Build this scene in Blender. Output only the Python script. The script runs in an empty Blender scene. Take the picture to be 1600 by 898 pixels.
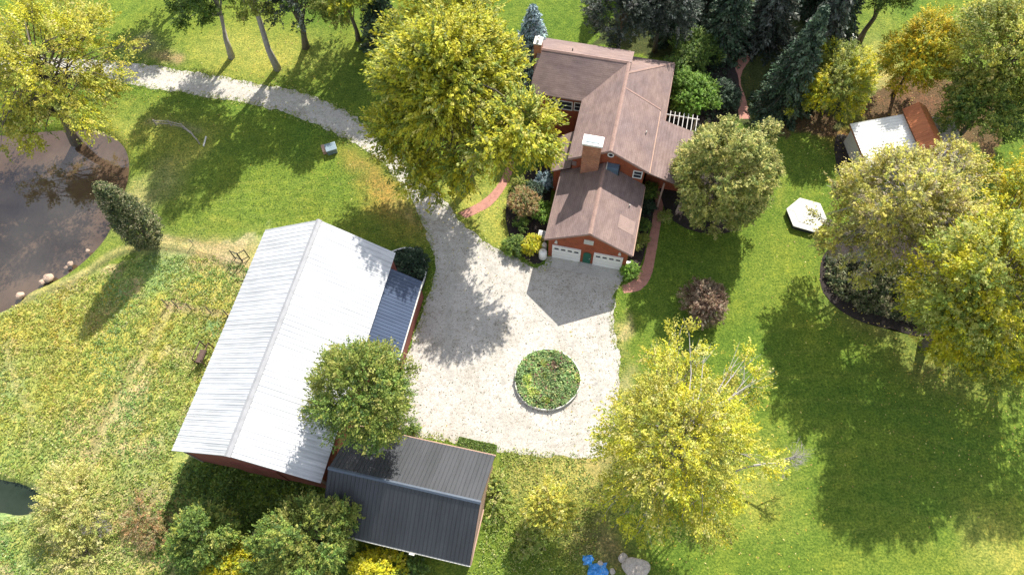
import bpy, bmesh, math
import numpy as np
from mathutils import Vector, Matrix
R=math.radians
SC=bpy.context.scene
COL=SC.collection
# ---------------------------------------------------------------- camera
CAMH=58.0; F=1093.137; PITCH=0.460088; ROLL=-0.0530857
_fw=np.array([0,math.sin(PITCH),-math.cos(PITCH)]); _r=np.array([1.,0,0]); _u=np.cross(_r,_fw)
CR=math.cos(ROLL)*_r+math.sin(ROLL)*_u; CU=-math.sin(ROLL)*_r+math.cos(ROLL)*_u
cam=bpy.data.cameras.new('camera'); co=bpy.data.objects.new('camera',cam); COL.objects.link(co)
m=Matrix([[CR[0],CU[0],-_fw[0],0],[CR[1],CU[1],-_fw[1],0],[CR[2],CU[2],-_fw[2],CAMH],[0,0,0,1]])
co.matrix_world=m; cam.sensor_width=36; cam.lens=F/1600*36; cam.clip_end=3000; cam.clip_start=.5
SC.camera=co
# ---------------------------------------------------------------- light
SUN_AZ=R(63); SUN_EL=R(43)
S=Vector((math.cos(SUN_AZ)*math.cos(SUN_EL),math.sin(SUN_AZ)*math.cos(SUN_EL),math.sin(SUN_EL)))
sl=bpy.data.lights.new('sun','SUN'); sl.energy=4.9; sl.angle=R(.5); sl.color=(1,.955,.88)
so=bpy.data.objects.new('sun',sl); COL.objects.link(so); so.rotation_euler=(-S).to_track_quat('-Z','Y').to_euler()
W=bpy.data.worlds.new('World'); SC.world=W; W.use_nodes=True
nt=W.node_tree; bg=nt.nodes['Background']
sky=nt.nodes.new('ShaderNodeTexSky'); sky.sky_type='NISHITA'; sky.sun_disc=False
sky.sun_elevation=SUN_EL; sky.sun_rotation=R(27)
tc=nt.nodes.new('ShaderNodeTexCoord'); mp=nt.nodes.new('ShaderNodeMapping'); mp.inputs['Scale'].default_value=(1,1,1.6)
nz=nt.nodes.new('ShaderNodeTexNoise'); nz.inputs['Scale'].default_value=5.5; nz.inputs['Detail'].default_value=8; nz.inputs['Roughness'].default_value=.6
rp=nt.nodes.new('ShaderNodeValToRGB'); rp.color_ramp.elements[0].position=.42; rp.color_ramp.elements[1].position=.6
rp.color_ramp.elements[1].color=(.85,.85,.85,1)
mx=nt.nodes.new('ShaderNodeMix'); mx.data_type='RGBA'; mx.inputs[7].default_value=(7.5,7.6,7.9,1)
L=nt.links.new
L(tc.outputs['Generated'],mp.inputs[0]); L(mp.outputs[0],nz.inputs[0]); L(nz.outputs[0],rp.inputs[0]); L(rp.outputs[0],mx.inputs[0])
L(sky.outputs[0],mx.inputs[6]); L(mx.outputs[2],bg.inputs[0]); bg.inputs[1].default_value=.112
SC.view_settings.view_transform='Standard'; SC.view_settings.look='None'; SC.view_settings.exposure=.88; SC.view_settings.gamma=1
SC.view_settings.use_curve_mapping=False
SC.render.engine='CYCLES'
# ---------------------------------------------------------------- helpers
rng=np.random.default_rng(7)
def G(px,py,h=0.):
    d=((px-800)/F)*CR-((py-449)/F)*CU+_fw
    t=(h-CAMH)/d[2]; p=np.array([0,0,CAMH])+d*t; return p
def G2(px,py,h=0.): return G(px,py,h)[:2]
def tag(o,label=None,cat=None,group=None,kind=None):
    if label: o['label']=label
    if cat: o['category']=cat
    if group: o['group']=group
    if kind: o['kind']=kind
    return o
def empty(name,loc,rz=0,label=None,cat=None,group=None):
    o=bpy.data.objects.new(name,None); COL.objects.link(o); o.location=loc; o.rotation_euler=(0,0,rz)
    return tag(o,label,cat,group)
class MB:
    def __init__(s): s.v=[]; s.f=[]
    def add(s,vs,fs):
        n=len(s.v); s.v+= [tuple(map(float,p)) for p in vs]; s.f+=[tuple(i+n for i in f) for f in fs]; return s
    def box(s,x0,x1,y0,y1,z0,z1):
        return s.add([(x0,y0,z0),(x1,y0,z0),(x1,y1,z0),(x0,y1,z0),(x0,y0,z1),(x1,y0,z1),(x1,y1,z1),(x0,y1,z1)],
          [(0,3,2,1),(4,5,6,7),(0,1,5,4),(1,2,6,5),(2,3,7,6),(3,0,4,7)])
    def prism(s,top,dz):           # polygon (any plane) extruded by vector dz
        n=len(top); dz=np.array(dz,float) if np.ndim(dz) else np.array([0,0,dz])
        b=[np.array(p,float)+dz for p in top]
        return s.add(list(top)+b,[tuple(range(n)),tuple(range(2*n-1,n-1,-1))]+[(i,n+i,n+(i+1)%n,(i+1)%n) for i in range(n)])
    def tube(s,pts,rad,n=6,cap=True):
        pts=[np.array(p,float) for p in pts]; rs=rad if np.ndim(rad) else [rad]*len(pts); k0=len(s.v)
        up=np.array([.13,.31,.94])
        for i,p in enumerate(pts):
            t=pts[min(i+1,len(pts)-1)]-pts[max(i-1,0)]; t=t/(np.linalg.norm(t)+1e-9)
            a=np.cross(t,up); 
            if np.linalg.norm(a)<.15: a=np.cross(t,[1,0,0])
            a/=np.linalg.norm(a); b=np.cross(t,a)
            for j in range(n):
                q=2*math.pi*j/n; s.v.append(tuple(p+rs[i]*(a*math.cos(q)+b*math.sin(q))))
        for i in range(len(pts)-1):
            for j in range(n):
                s.f.append((k0+i*n+j,k0+i*n+(j+1)%n,k0+(i+1)*n+(j+1)%n,k0+(i+1)*n+j))
        if cap:
            s.f.append(tuple(k0+j for j in range(n))[::-1]); s.f.append(tuple(k0+(len(pts)-1)*n+j for j in range(n)))
        return s
    def lathe(s,prof,cx=0,cy=0,n=20):
        k0=len(s.v)
        for r,z in prof:
            for j in range(n):
                q=2*math.pi*j/n; s.v.append((cx+r*math.cos(q),cy+r*math.sin(q),z))
        for i in range(len(prof)-1):
            for j in range(n): s.f.append((k0+i*n+j,k0+i*n+(j+1)%n,k0+(i+1)*n+(j+1)%n,k0+(i+1)*n+j))
        s.f.append(tuple(k0+j for j in range(n))[::-1]); s.f.append(tuple(k0+(len(prof)-1)*n+j for j in range(n)))
        return s
    def build(s,name,mat,parent=None,loc=(0,0,0),rz=0,bevel=0,smooth=False):
        me=bpy.data.meshes.new(name); me.from_pydata(s.v,[],s.f); me.materials.append(mat)
        bm=bmesh.new(); bm.from_mesh(me); bmesh.ops.recalc_face_normals(bm,faces=bm.faces)
        if bevel: bmesh.ops.bevel(bm,geom=bm.edges[:],offset=bevel,segments=2,affect='EDGES',profile=.6)
        bm.to_mesh(me); bm.free()
        if smooth: me.polygons.foreach_set('use_smooth',[True]*len(me.polygons))
        o=bpy.data.objects.new(name,me); COL.objects.link(o); o.parent=parent
        o.location=loc; o.rotation_euler=(0,0,rz); return o
def smooth(pts,k=8,closed=False):
    P=np.array(pts,float); n=len(P); out=[]
    rngi=range(n) if closed else range(n-1)
    for i in rngi:
        p0=P[(i-1)%n] if closed or i>0 else P[0]; p1=P[i]; p2=P[(i+1)%n]; p3=P[(i+2)%n] if closed or i<n-2 else P[-1]
        for t in np.arange(k)/k:
            out.append(.5*((2*p1)+(-p0+p2)*t+(2*p0-5*p1+4*p2-p3)*t*t+(-p0+3*p1-3*p2+p3)*t**3))
    if not closed: out.append(P[-1])
    return np.array(out)
def pix(pts,h=0.): return np.array([G2(*p,h) for p in pts])
def vnoise(x,y,s,seed=0):
    r=np.random.default_rng(seed).random((256,256)); x=np.asarray(x)/s+91.3; y=np.asarray(y)/s+57.7
    xi=np.floor(x).astype(int); yi=np.floor(y).astype(int); fx=x-xi; fy=y-yi; fx=fx*fx*(3-2*fx); fy=fy*fy*(3-2*fy)
    g=lambda a,b:r[a%256,b%256]
    return (g(xi,yi)*(1-fx)+g(xi+1,yi)*fx)*(1-fy)+(g(xi,yi+1)*(1-fx)+g(xi+1,yi+1)*fx)*fy
def fbm(x,y,s,seed=0): return (vnoise(x,y,s,seed)+.5*vnoise(x,y,s/2.1,seed+1)+.25*vnoise(x,y,s/4.3,seed+2)+.12*vnoise(x,y,s/9,seed+3))/1.87
def inpoly(x,y,poly):
    c=np.zeros(x.shape,bool); P=np.array(poly); n=len(P)
    for i in range(n):
        x1,y1=P[i]; x2,y2=P[(i+1)%n]
        if y1==y2: continue
        c^=((y1>y)!=(y2>y))&(x<(x2-x1)*(y-y1)/(y2-y1)+x1)
    return c
def dist(x,y,poly,closed=True):
    P=np.array(poly); n=len(P); d=np.full(x.shape,1e9)
    for i in range(n if closed else n-1):
        a=P[i]; b=P[(i+1)%n]; ab=b-a; t=np.clip(((x-a[0])*ab[0]+(y-a[1])*ab[1])/(ab@ab+1e-9),0,1)
        d=np.minimum(d,np.hypot(x-a[0]-t*ab[0],y-a[1]-t*ab[1]))
    return d
def sheet(name,poly,z,mat,jit=.12,step=.3,label=None,kind='structure',parent=None,thick=0):
    P=np.array(poly); out=[]
    for i in range(len(P)):
        a=P[i]; b=P[(i+1)%len(P)]; k=max(1,int(np.linalg.norm(b-a)/step))
        for t in range(k): out.append(a+(b-a)*t/k)
    Q=np.array(out)
    if jit:
        Q[:,0]+=(fbm(Q[:,0],Q[:,1],.8,3)-.5)*jit*4; Q[:,1]+=(fbm(Q[:,0],Q[:,1],.8,9)-.5)*jit*4
        Q+=rng.normal(0,jit*.35,Q.shape)
    bm=bmesh.new(); f=bm.faces.new([bm.verts.new((p[0],p[1],z)) for p in Q])
    if f.normal.z<0: f.normal_flip()
    if thick: 
        g=bmesh.ops.extrude_face_region(bm,geom=[f]); 
        for e in g['geom']:
            if isinstance(e,bmesh.types.BMVert): e.co.z+=thick
    bmesh.ops.triangulate(bm,faces=bm.faces[:],ngon_method='EAR_CLIP'); bmesh.ops.recalc_face_normals(bm,faces=bm.faces)
    me=bpy.data.meshes.new(name); bm.to_mesh(me); bm.free(); me.materials.append(mat)
    if not thick and me.polygons[0].normal.z<0: me.flip_normals()
    o=bpy.data.objects.new(name,me); COL.objects.link(o); o.parent=parent
    if kind: o['kind']=kind
    if label: o['label']=label
    return o
def resamp(P,n):
    P=np.array(P,float); L_=np.concatenate([[0],np.cumsum(np.linalg.norm(np.diff(P,axis=0),axis=1))]); t=np.linspace(0,L_[-1],n); return np.stack([np.interp(t,L_,P[:,0]),np.interp(t,L_,P[:,1])],1)
def ribbon(name,A,B,z,mat,jit,label,n=60):
    A=resamp(A,n); B=resamp(B,n); T=B-A; T/=np.linalg.norm(T,axis=1)[:,None]
    A=A+T*rng.normal(0,jit,(n,1)); B=B+T*rng.normal(0,jit,(n,1)); q=MB()
    q.add([(*p,z) for p in A]+[(*p,z) for p in B],[(i,i+1,n+i+1,n+i) for i in range(n-1)]); o=q.build(name,mat)
    if o.data.polygons[0].normal.z<0: o.data.flip_normals()
    o['kind']='structure'; o['label']=label; return o
# ---------------------------------------------------------------- materials
def nodes(name):
    m=bpy.data.materials.new(name); m.use_nodes=True; t=m.node_tree; return m,t,t.nodes['Principled BSDF']
def noise(t,scale,detail=4,rough=.6,vec=None,dist=0):
    n=t.nodes.new('ShaderNodeTexNoise'); n.inputs['Scale'].default_value=scale; n.inputs['Detail'].default_value=detail
    n.inputs['Roughness'].default_value=rough; n.inputs['Distortion'].default_value=dist
    if vec is None:
        c=t.nodes.new('ShaderNodeTexCoord'); vec=c.outputs['Object']
    t.links.new(vec,n.inputs['Vector']); return n
def ramp(t,src,stops):
    r=t.nodes.new('ShaderNodeValToRGB'); e=r.color_ramp.elements
    while len(e)<len(stops): e.new(.5)
    for q,(p,c) in zip(e,stops): q.position=p; q.color=(*c,1) if len(c)==3 else c
    t.links.new(src,r.inputs[0]); return r
def mixc(t,fac,a,b,mode='MIX'):
    m=t.nodes.new('ShaderNodeMix'); m.data_type='RGBA'; m.blend_type=mode
    for i,s in ((0,fac),(6,a),(7,b)):
        if hasattr(s,'is_output'): t.links.new(s,m.inputs[i])
        elif i==0: m.inputs[0].default_value=s
        else: m.inputs[i].default_value=(*s,1)
    return m.outputs[2]
def bump(t,src,strength,d=.05):
    b=t.nodes.new('ShaderNodeBump'); b.inputs['Strength'].default_value=strength; b.inputs['Distance'].default_value=d
    t.links.new(src,b.inputs['Height']); return b.outputs[0]
def mat(name,c,rough=.8,var=.25,scale=2.,metal=0,c2=None,bmp=0,fine=30,spec=None,stretch=None):
    m,t,b=nodes(name)
    c2=c2 or tuple(x*(1-var) for x in c); c3=tuple(min(1,x*(1+var*.6)) for x in c)
    vec=None
    if stretch:
        tcn=t.nodes.new('ShaderNodeTexCoord'); mpn=t.nodes.new('ShaderNodeMapping'); mpn.inputs['Scale'].default_value=stretch
        t.links.new(tcn.outputs['Object'],mpn.inputs[0]); vec=mpn.outputs[0]
    n=noise(t,scale,6,.65,vec); r=ramp(t,n.outputs[0],[(.3,c2),(.5,c),(.72,c3)])
    n2=noise(t,fine,3,.6); f=ramp(t,n2.outputs[0],[(.3,(.82,.82,.82)),(.7,(1.15,1.15,1.15))])
    o=mixc(t,1.,r.outputs[0],f.outputs[0],'MULTIPLY'); t.links.new(o,b.inputs['Base Color'])
    b.inputs['Roughness'].default_value=rough; b.inputs['Metallic'].default_value=metal
    if spec is not None: b.inputs['Specular IOR Level'].default_value=spec
    if bmp: t.links.new(bump(t,n2.outputs[0],bmp),b.inputs['Normal'])
    return m
M={}
# ground: colour by place (kind of turf, some painted tree shade) times turf noise
def ground_mat():
    m,t,b=nodes('turf'); a=t.nodes.new('ShaderNodeAttribute'); a.attribute_name='Col'
    n1=noise(t,1.3,6,.7); n2=noise(t,5.5,6,.75); n3=noise(t,.22,4,.6)
    m1=ramp(t,n1.outputs[0],[(.32,(.62,.7,.62)),(.52,(1,1,1)),(.68,(1.35,1.22,1.1))])
    m2=ramp(t,n2.outputs[0],[(.32,(.3,.4,.34)),(.47,(.9,.94,.88)),(.64,(1.8,1.55,1.5))])
    m3=ramp(t,n3.outputs[0],[(.3,(.9,.97,.95)),(.7,(1.14,1.05,.95))])
    o=mixc(t,1.,a.outputs['Color'],m1.outputs[0],'MULTIPLY'); o=mixc(t,1.,o,m2.outputs[0],'MULTIPLY'); o=mixc(t,1.,o,m3.outputs[0],'MULTIPLY')
    t.links.new(o,b.inputs['Base Color']); b.inputs['Roughness'].default_value=.95; b.inputs['Specular IOR Level'].default_value=.15
    t.links.new(bump(t,n2.outputs[0],.9,.16),b.inputs['Normal']); return m
M['turf']=ground_mat()
def gravel_mat():
    m,t,b=nodes('gravel'); n1=noise(t,.35,5,.6); n2=noise(t,7,4,.85); n3=noise(t,2.2,6,.8)
    r=ramp(t,n1.outputs[0],[(.3,(.38,.355,.31)),(.55,(.48,.455,.415)),(.75,(.51,.48,.435))])
    f=ramp(t,n2.outputs[0],[(.34,(.42,.38,.33)),(.45,(.92,.91,.9)),(.7,(1.14,1.13,1.12))])
    g=ramp(t,n3.outputs[0],[(.34,(.66,.63,.58)),(.5,(1,1,1)),(.7,(1.06,1.06,1.05))])
    o=mixc(t,1.,r.outputs[0],f.outputs[0],'MULTIPLY'); o=mixc(t,1.,o,g.outputs[0],'MULTIPLY'); t.links.new(o,b.inputs['Base Color'])
    b.inputs['Roughness'].default_value=.95; b.inputs['Specular IOR Level'].default_value=.1; t.links.new(bump(t,n2.outputs[0],.5,.05),b.inputs['Normal']); return m
M['gravel']=gravel_mat()
M['mulch']=mat('mulch',(.028,.02,.017),.95,.6,3,fine=9,bmp=.6)
M['litter']=mat('leaf_litter',(.11,.065,.04),.95,.6,2.5,fine=7,bmp=.6,c2=(.03,.025,.015))
M['brick_path']=mat('brick_paving',(.40,.19,.14),.9,.3,2.2,fine=14,bmp=.2)
M['concrete']=mat('concrete',(.42,.40,.36),.9,.18,1.5,fine=12)
M['dirt']=mat('dry_soil',(.24,.18,.11),.95,.35,2,fine=9)
def shingle():
    m,t,b=nodes('shingles'); c=t.nodes.new('ShaderNodeTexCoord')
    mpn=t.nodes.new('ShaderNodeMapping'); mpn.inputs['Scale'].default_value=(1,1,5); t.links.new(c.outputs['Object'],mpn.inputs[0])
    n1=noise(t,.9,6,.65,mpn.outputs[0]); n2=noise(t,12,3,.7); n3=noise(t,.35,3,.5)
    r=ramp(t,n1.outputs[0],[(.3,(.175,.125,.112)),(.52,(.232,.168,.15)),(.74,(.285,.21,.185))])
    f=ramp(t,n2.outputs[0],[(.3,(.8,.8,.8)),(.7,(1.18,1.18,1.18))]); g=ramp(t,n3.outputs[0],[(.35,(.86,.86,.9)),(.65,(1.08,1.05,1.02))])
    o=mixc(t,1.,r.outputs[0],f.outputs[0],'MULTIPLY'); o=mixc(t,1.,o,g.outputs[0],'MULTIPLY')
    w=t.nodes.new('ShaderNodeTexWave'); w.wave_type='BANDS'; w.bands_direction='Z'; w.inputs['Scale'].default_value=3.2; w.inputs['Distortion'].default_value=.4
    t.links.new(c.outputs['Object'],w.inputs['Vector']); wr=ramp(t,w.outputs[0],[(0,(.84,.84,.84)),(.35,(1.02,1.02,1.02))])
    o=mixc(t,1.,o,wr.outputs[0],'MULTIPLY')
    t.links.new(o,b.inputs['Base Color']); b.inputs['Roughness'].default_value=.9; b.inputs['Specular IOR Level'].default_value=.25; return m
M['shingle']=shingle(); M['greywhite']=mat('weathered_white_paint',(.5,.48,.45),.8,.25,5)
M['shingle_new']=mat('newer_shingles',(.29,.205,.175),.9,.12,2,fine=14)
M['cedar']=mat('ridge_cap',(.30,.195,.16),.9,.2,2,fine=10)
def brickm(name,c,c2,mortar,sc):
    m,t,b=nodes(name); c0=t.nodes.new('ShaderNodeTexCoord'); sp=t.nodes.new('ShaderNodeSeparateXYZ'); cb=t.nodes.new('ShaderNodeCombineXYZ')
    t.links.new(c0.outputs['Object'],sp.inputs[0]); ad=t.nodes.new('ShaderNodeMath'); ad.operation='ADD'
    t.links.new(sp.outputs[0],ad.inputs[0]); t.links.new(sp.outputs[1],ad.inputs[1]); t.links.new(ad.outputs[0],cb.inputs[0]); t.links.new(sp.outputs[2],cb.inputs[1])
    k=t.nodes.new('ShaderNodeTexBrick'); k.inputs['Scale'].default_value=sc; k.inputs['Color1'].default_value=(*c,1); k.inputs['Color2'].default_value=(*c2,1); k.inputs['Mortar'].default_value=(*mortar,1)
    k.inputs['Mortar Size'].default_value=.02; t.links.new(cb.outputs[0],k.inputs[0]); n=noise(t,2,5,.6); r=ramp(t,n.outputs[0],[(.3,(.75,.75,.75)),(.7,(1.2,1.15,1.1))])
    t.links.new(mixc(t,1.,k.outputs[0],r.outputs[0],'MULTIPLY'),b.inputs['Base Color']); b.inputs['Roughness'].default_value=.9; return m
M['brick']=brickm('red_brick',(.44,.19,.10),(.33,.12,.06),(.3,.22,.17),2.4)
M['siding']=brickm('red_siding',(.33,.085,.035),(.28,.07,.03),(.17,.05,.02),3.)
M['white']=mat('white_paint',(.78,.77,.73),.5,.06,3)
M['whiteroof']=None
def metal_roof(name,c,grime,rough,metal,streak):
    m,t,b=nodes(name); c0=t.nodes.new('ShaderNodeTexCoord'); mpn=t.nodes.new('ShaderNodeMapping'); mpn.inputs['Scale'].default_value=streak
    t.links.new(c0.outputs['Object'],mpn.inputs[0]); n=noise(t,.55,6,.7,mpn.outputs[0]); n2=noise(t,.16,3,.5)
    r=ramp(t,n.outputs[0],[(.36,grime),(.5,tuple(.5*(a+b_) for a,b_ in zip(c,grime))),(.6,c)]); r2=ramp(t,n2.outputs[0],[(.35,(.9,.91,.93)),(.6,(1,1,1))])
    t.links.new(mixc(t,1.,r.outputs[0],r2.outputs[0],'MULTIPLY'),b.inputs['Base Color']); b.inputs['Roughness'].default_value=rough; b.inputs['Metallic'].default_value=metal; return m
M['whiteroof']=metal_roof('white_metal_roofing',(.60,.60,.605),(.44,.445,.45),.5,.0,(.35,1.6,.35))
def rib_bands(m,scale,lo):  # darker bands at the rib spacing, strength varied by noise, so ribs show
    t=m.node_tree; b=t.nodes['Principled BSDF']; src=b.inputs['Base Color'].links[0].from_socket
    c=t.nodes.new('ShaderNodeTexCoord'); w=t.nodes.new('ShaderNodeTexWave'); w.wave_type='BANDS'; w.bands_direction='Y'; w.inputs['Scale'].default_value=scale; w.inputs['Distortion'].default_value=.25
    t.links.new(c.outputs['Object'],w.inputs['Vector']); n=noise(t,.45,4,.6)
    q=ramp(t,w.outputs[0],[(.0,(lo,lo,lo)),(.45,(1,1,1))]); k=ramp(t,n.outputs[0],[(.3,(.35,.35,.35)),(.65,(1,1,1))])
    t.links.new(mixc(t,k.outputs[0],src,mixc(t,1.,src,q.outputs[0],'MULTIPLY')),b.inputs['Base Color'])
rib_bands(M['whiteroof'],.736,.72)
M['darkroof']=metal_roof('charcoal_metal_roofing',(.042,.044,.05),(.026,.028,.032),.5,.0,(1.6,.3,.3))
M['blueroof']=metal_roof('slate_blue_metal_roofing',(.06,.085,.14),(.045,.065,.11),.4,.2,(.3,1.5,.3))
M['barnwall']=mat('barn_red_metal',(.23,.07,.05),.7,.2,1.5,stretch=(3,3,.4))
M['tan']=mat('tan_siding',(.42,.27,.2),.8,.15,2)
M['dark']=mat('dark_metal',(.03,.03,.032),.5,.2,3)
M['glass']=mat('window_glass',(.03,.035,.045),.08,.2,3,spec=.8)
M['green_door']=mat('green_painted_door',(.01,.10,.06),.5,.15,3)
M['bluebox']=mat('blue_grey_metal',(.10,.15,.20),.45,.2,3)
M['bark']=mat('bark',(.14,.115,.09),.95,.45,3,fine=8,bmp=.5,stretch=(2,2,.5))
M['palebark']=mat('pale_bark',(.34,.31,.29),.95,.3,3,fine=8)
M['weathered']=mat('weathered_wood',(.33,.29,.25),.9,.3,4)
M['rail']=mat('rusty_pipe_rail',(.10,.06,.045),.8,.3,5)
M['stone']=mat('field_stone',(.44,.38,.32),.9,.3,2.5,fine=10,bmp=.4)
M['shorestone']=mat('shore_stone',(.42,.30,.22),.9,.3,3,fine=10)
M['tarp']=mat('blue_tarp',(.02,.20,.55),.4,.55,5,c2=(.25,.45,.7))
M['teal']=mat('green_grey_enamel',(.16,.22,.24),.4,.2,3)
M['rust']=metal_roof('rust_orange_metal_roofing',(.50,.17,.06),(.36,.11,.04),.6,.1,(.5,1.6,.3))
M['paleroof']=metal_roof('pale_tan_metal_roofing',(.48,.42,.38),(.36,.31,.28),.6,.05,(.5,1.6,.3))
M['cream']=mat('cream_board',(.56,.54,.48),.6,.08,1.2)
def leafm(name,tr):
    m,t,b=nodes(name); a=t.nodes.new('ShaderNodeAttribute'); a.attribute_name='Col'
    tl=t.nodes.new('ShaderNodeBsdfTranslucent'); ms=t.nodes.new('ShaderNodeMixShader'); ms.inputs[0].default_value=tr
    t.links.new(a.outputs['Color'],b.inputs['Base Color']); t.links.new(a.outputs['Color'],tl.inputs[0]); b.inputs['Roughness'].default_value=.55; b.inputs['Specular IOR Level'].default_value=.3
    out=t.nodes['Material Output']; t.links.new(b.outputs[0],ms.inputs[1]); t.links.new(tl.outputs[0],ms.inputs[2]); t.links.new(ms.outputs[0],out.inputs[0]); return m
M['leaf']=leafm('leaves',.38); M['needle']=leafm('needles',.12)
def water_mat(name,c,ior):
    m,t,b=nodes(name); n=noise(t,.5,4,.6); r=ramp(t,n.outputs[0],[(.3,tuple(x*.75 for x in c)),(.7,tuple(x*1.2 for x in c))]); t.links.new(r.outputs[0],b.inputs['Base Color'])
    b.inputs['Roughness'].default_value=.03; b.inputs['IOR'].default_value=ior; n2=noise(t,2.5,3,.5); t.links.new(bump(t,n2.outputs[0],.06,.02),b.inputs['Normal']); return m
M['water']=water_mat('pond_water',(.085,.055,.034),1.75); M['creek']=water_mat('creek_water',(.02,.03,.018),1.4)
# ---------------------------------------------------------------- leaves
def quads(name,P,A,B,C,matl,parent=None):
    """kite-shaped leaves: centre P, half length vector A, half width vector B, colour C"""
    n=len(P); V=np.empty((n,4,3),np.float32); V[:,0]=P-A; V[:,1]=P+B-.1*A; V[:,2]=P+A; V[:,3]=P-B-.1*A
    me=bpy.data.meshes.new(name); me.vertices.add(4*n); me.vertices.foreach_set('co',V.ravel())
    me.loops.add(4*n); me.loops.foreach_set('vertex_index',np.arange(4*n,dtype=np.int32))
    me.polygons.add(n); me.polygons.foreach_set('loop_start',np.arange(0,4*n,4,dtype=np.int32)); me.polygons.foreach_set('loop_total',np.full(n,4,np.int32))
    at=me.color_attributes.new('Col','FLOAT_COLOR','POINT'); c=np.ones((n,4,4),np.float32); c[:,:,:3]=C[:,None,:]; at.data.foreach_set('color',c.ravel())
    me.materials.append(matl); me.update(calc_edges=True); me.validate()
    o=bpy.data.objects.new(name,me); COL.objects.link(o); o.parent=parent; return o
def unit(v): return v/(np.linalg.norm(v,axis=-1,keepdims=True)+1e-9)
def leaves(P,D,size,asp,rg,updir=.5,along=.3,flat=0):
    n=len(P); N=unit(rg.normal(size=(n,3))*.6+np.array([0,0,updir])+D*.35)
    T=unit(rg.normal(size=(n,3))*(1-along)+D*along*2.2); T=unit(T-N*(T*N).sum(1,keepdims=True)); Bv=np.cross(N,T)
    s=(size*rg.uniform(.65,1.35,n))[:,None]; return T*s*.5,Bv*s*.5*asp
PAL={ # leaf colours
 'shadegreen':[((.10,.17,.035),4),((.16,.24,.05),2)],
 'yellow':[((.50,.47,.03),5),((.58,.55,.05),3),((.34,.37,.035),2.5),((.20,.25,.03),1.5),((.66,.62,.14),1)],
 'lemon':[((.58,.52,.02),4),((.50,.48,.03),4),((.34,.38,.04),2),((.68,.62,.12),1.5)],
 'paleyellow':[((.58,.53,.09),3),((.50,.47,.07),4),((.36,.38,.07),3),((.66,.60,.22),1.4),((.24,.28,.06),1.5)],
 'gold':[((.62,.46,.02),3),((.54,.45,.03),3),((.38,.38,.03),2.5),((.24,.29,.03),2)],
 'olive':[((.25,.30,.055),4),((.33,.35,.07),3),((.16,.21,.04),3),((.44,.43,.12),1.6)],
 'roundolive':[((.28,.31,.08),4),((.44,.43,.11),3),((.14,.18,.045),2.6),((.60,.56,.20),2.2)],
 'green':[((.11,.18,.035),4),((.17,.26,.05),3),((.26,.34,.07),2),((.07,.12,.03),2)],
 'bright':[((.17,.30,.04),4),((.26,.40,.06),3),((.11,.20,.03),2)],
 'deep':[((.045,.08,.045),4),((.08,.13,.07),3),((.025,.045,.025),2),((.16,.21,.13),1.5)],
 'grey':[((.06,.08,.055),4),((.12,.14,.11),2.5),((.035,.05,.035),3),((.24,.25,.21),1)],
 'blue':[((.26,.35,.37),4),((.38,.47,.50),3),((.10,.17,.17),2)],
 'purple':[((.22,.14,.09),4),((.32,.23,.15),3),((.42,.34,.24),1.8),((.09,.05,.035),2.2)],
 'brown':[((.42,.37,.15),2.4),((.56,.52,.10),4.6),((.30,.25,.15),1.2),((.54,.50,.13),2.4),((.24,.26,.08),2),((.44,.38,.26),.6)],
 'rust':[((.42,.26,.12),3),((.32,.29,.10),2),((.40,.32,.17),2),((.18,.22,.07),2)],
 'thuja':[((.12,.15,.055),4),((.23,.24,.11),3),((.42,.38,.22),2),((.05,.075,.035),3)],
 'meadow':[((.29,.36,.07),4),((.38,.42,.10),3),((.20,.29,.07),2.5),((.50,.47,.19),1.5)],
 'straw':[((.56,.48,.22),3),((.48,.44,.17),3),((.38,.37,.12),2),((.62,.57,.2),2)],
 'wispy':[((.54,.50,.15),3),((.44,.45,.13),3),((.36,.40,.11),2),((.58,.52,.24),2)],
 'litter':[((.55,.45,.06),3),((.42,.28,.09),2),((.6,.53,.18),2)],
 'leaflitter':[((.42,.33,.07),3),((.32,.26,.09),2),((.2,.15,.07),2)],
 'garden':[((.22,.33,.12),4),((.30,.40,.17),3),((.13,.20,.08),2),((.42,.42,.16),1.2),((.34,.19,.15),.6)],
}
def pick(pal,n,rg,clump=None):
    p=PAL[pal]; c=np.array([q[0] for q in p]); w=np.array([q[1] for q in p],float); w/=w.sum()
    C=c[rg.choice(len(c),n,p=w)]; return C*rg.uniform(.82,1.2,(n,1))*rg.uniform(.94,1.06,(n,3))
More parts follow.
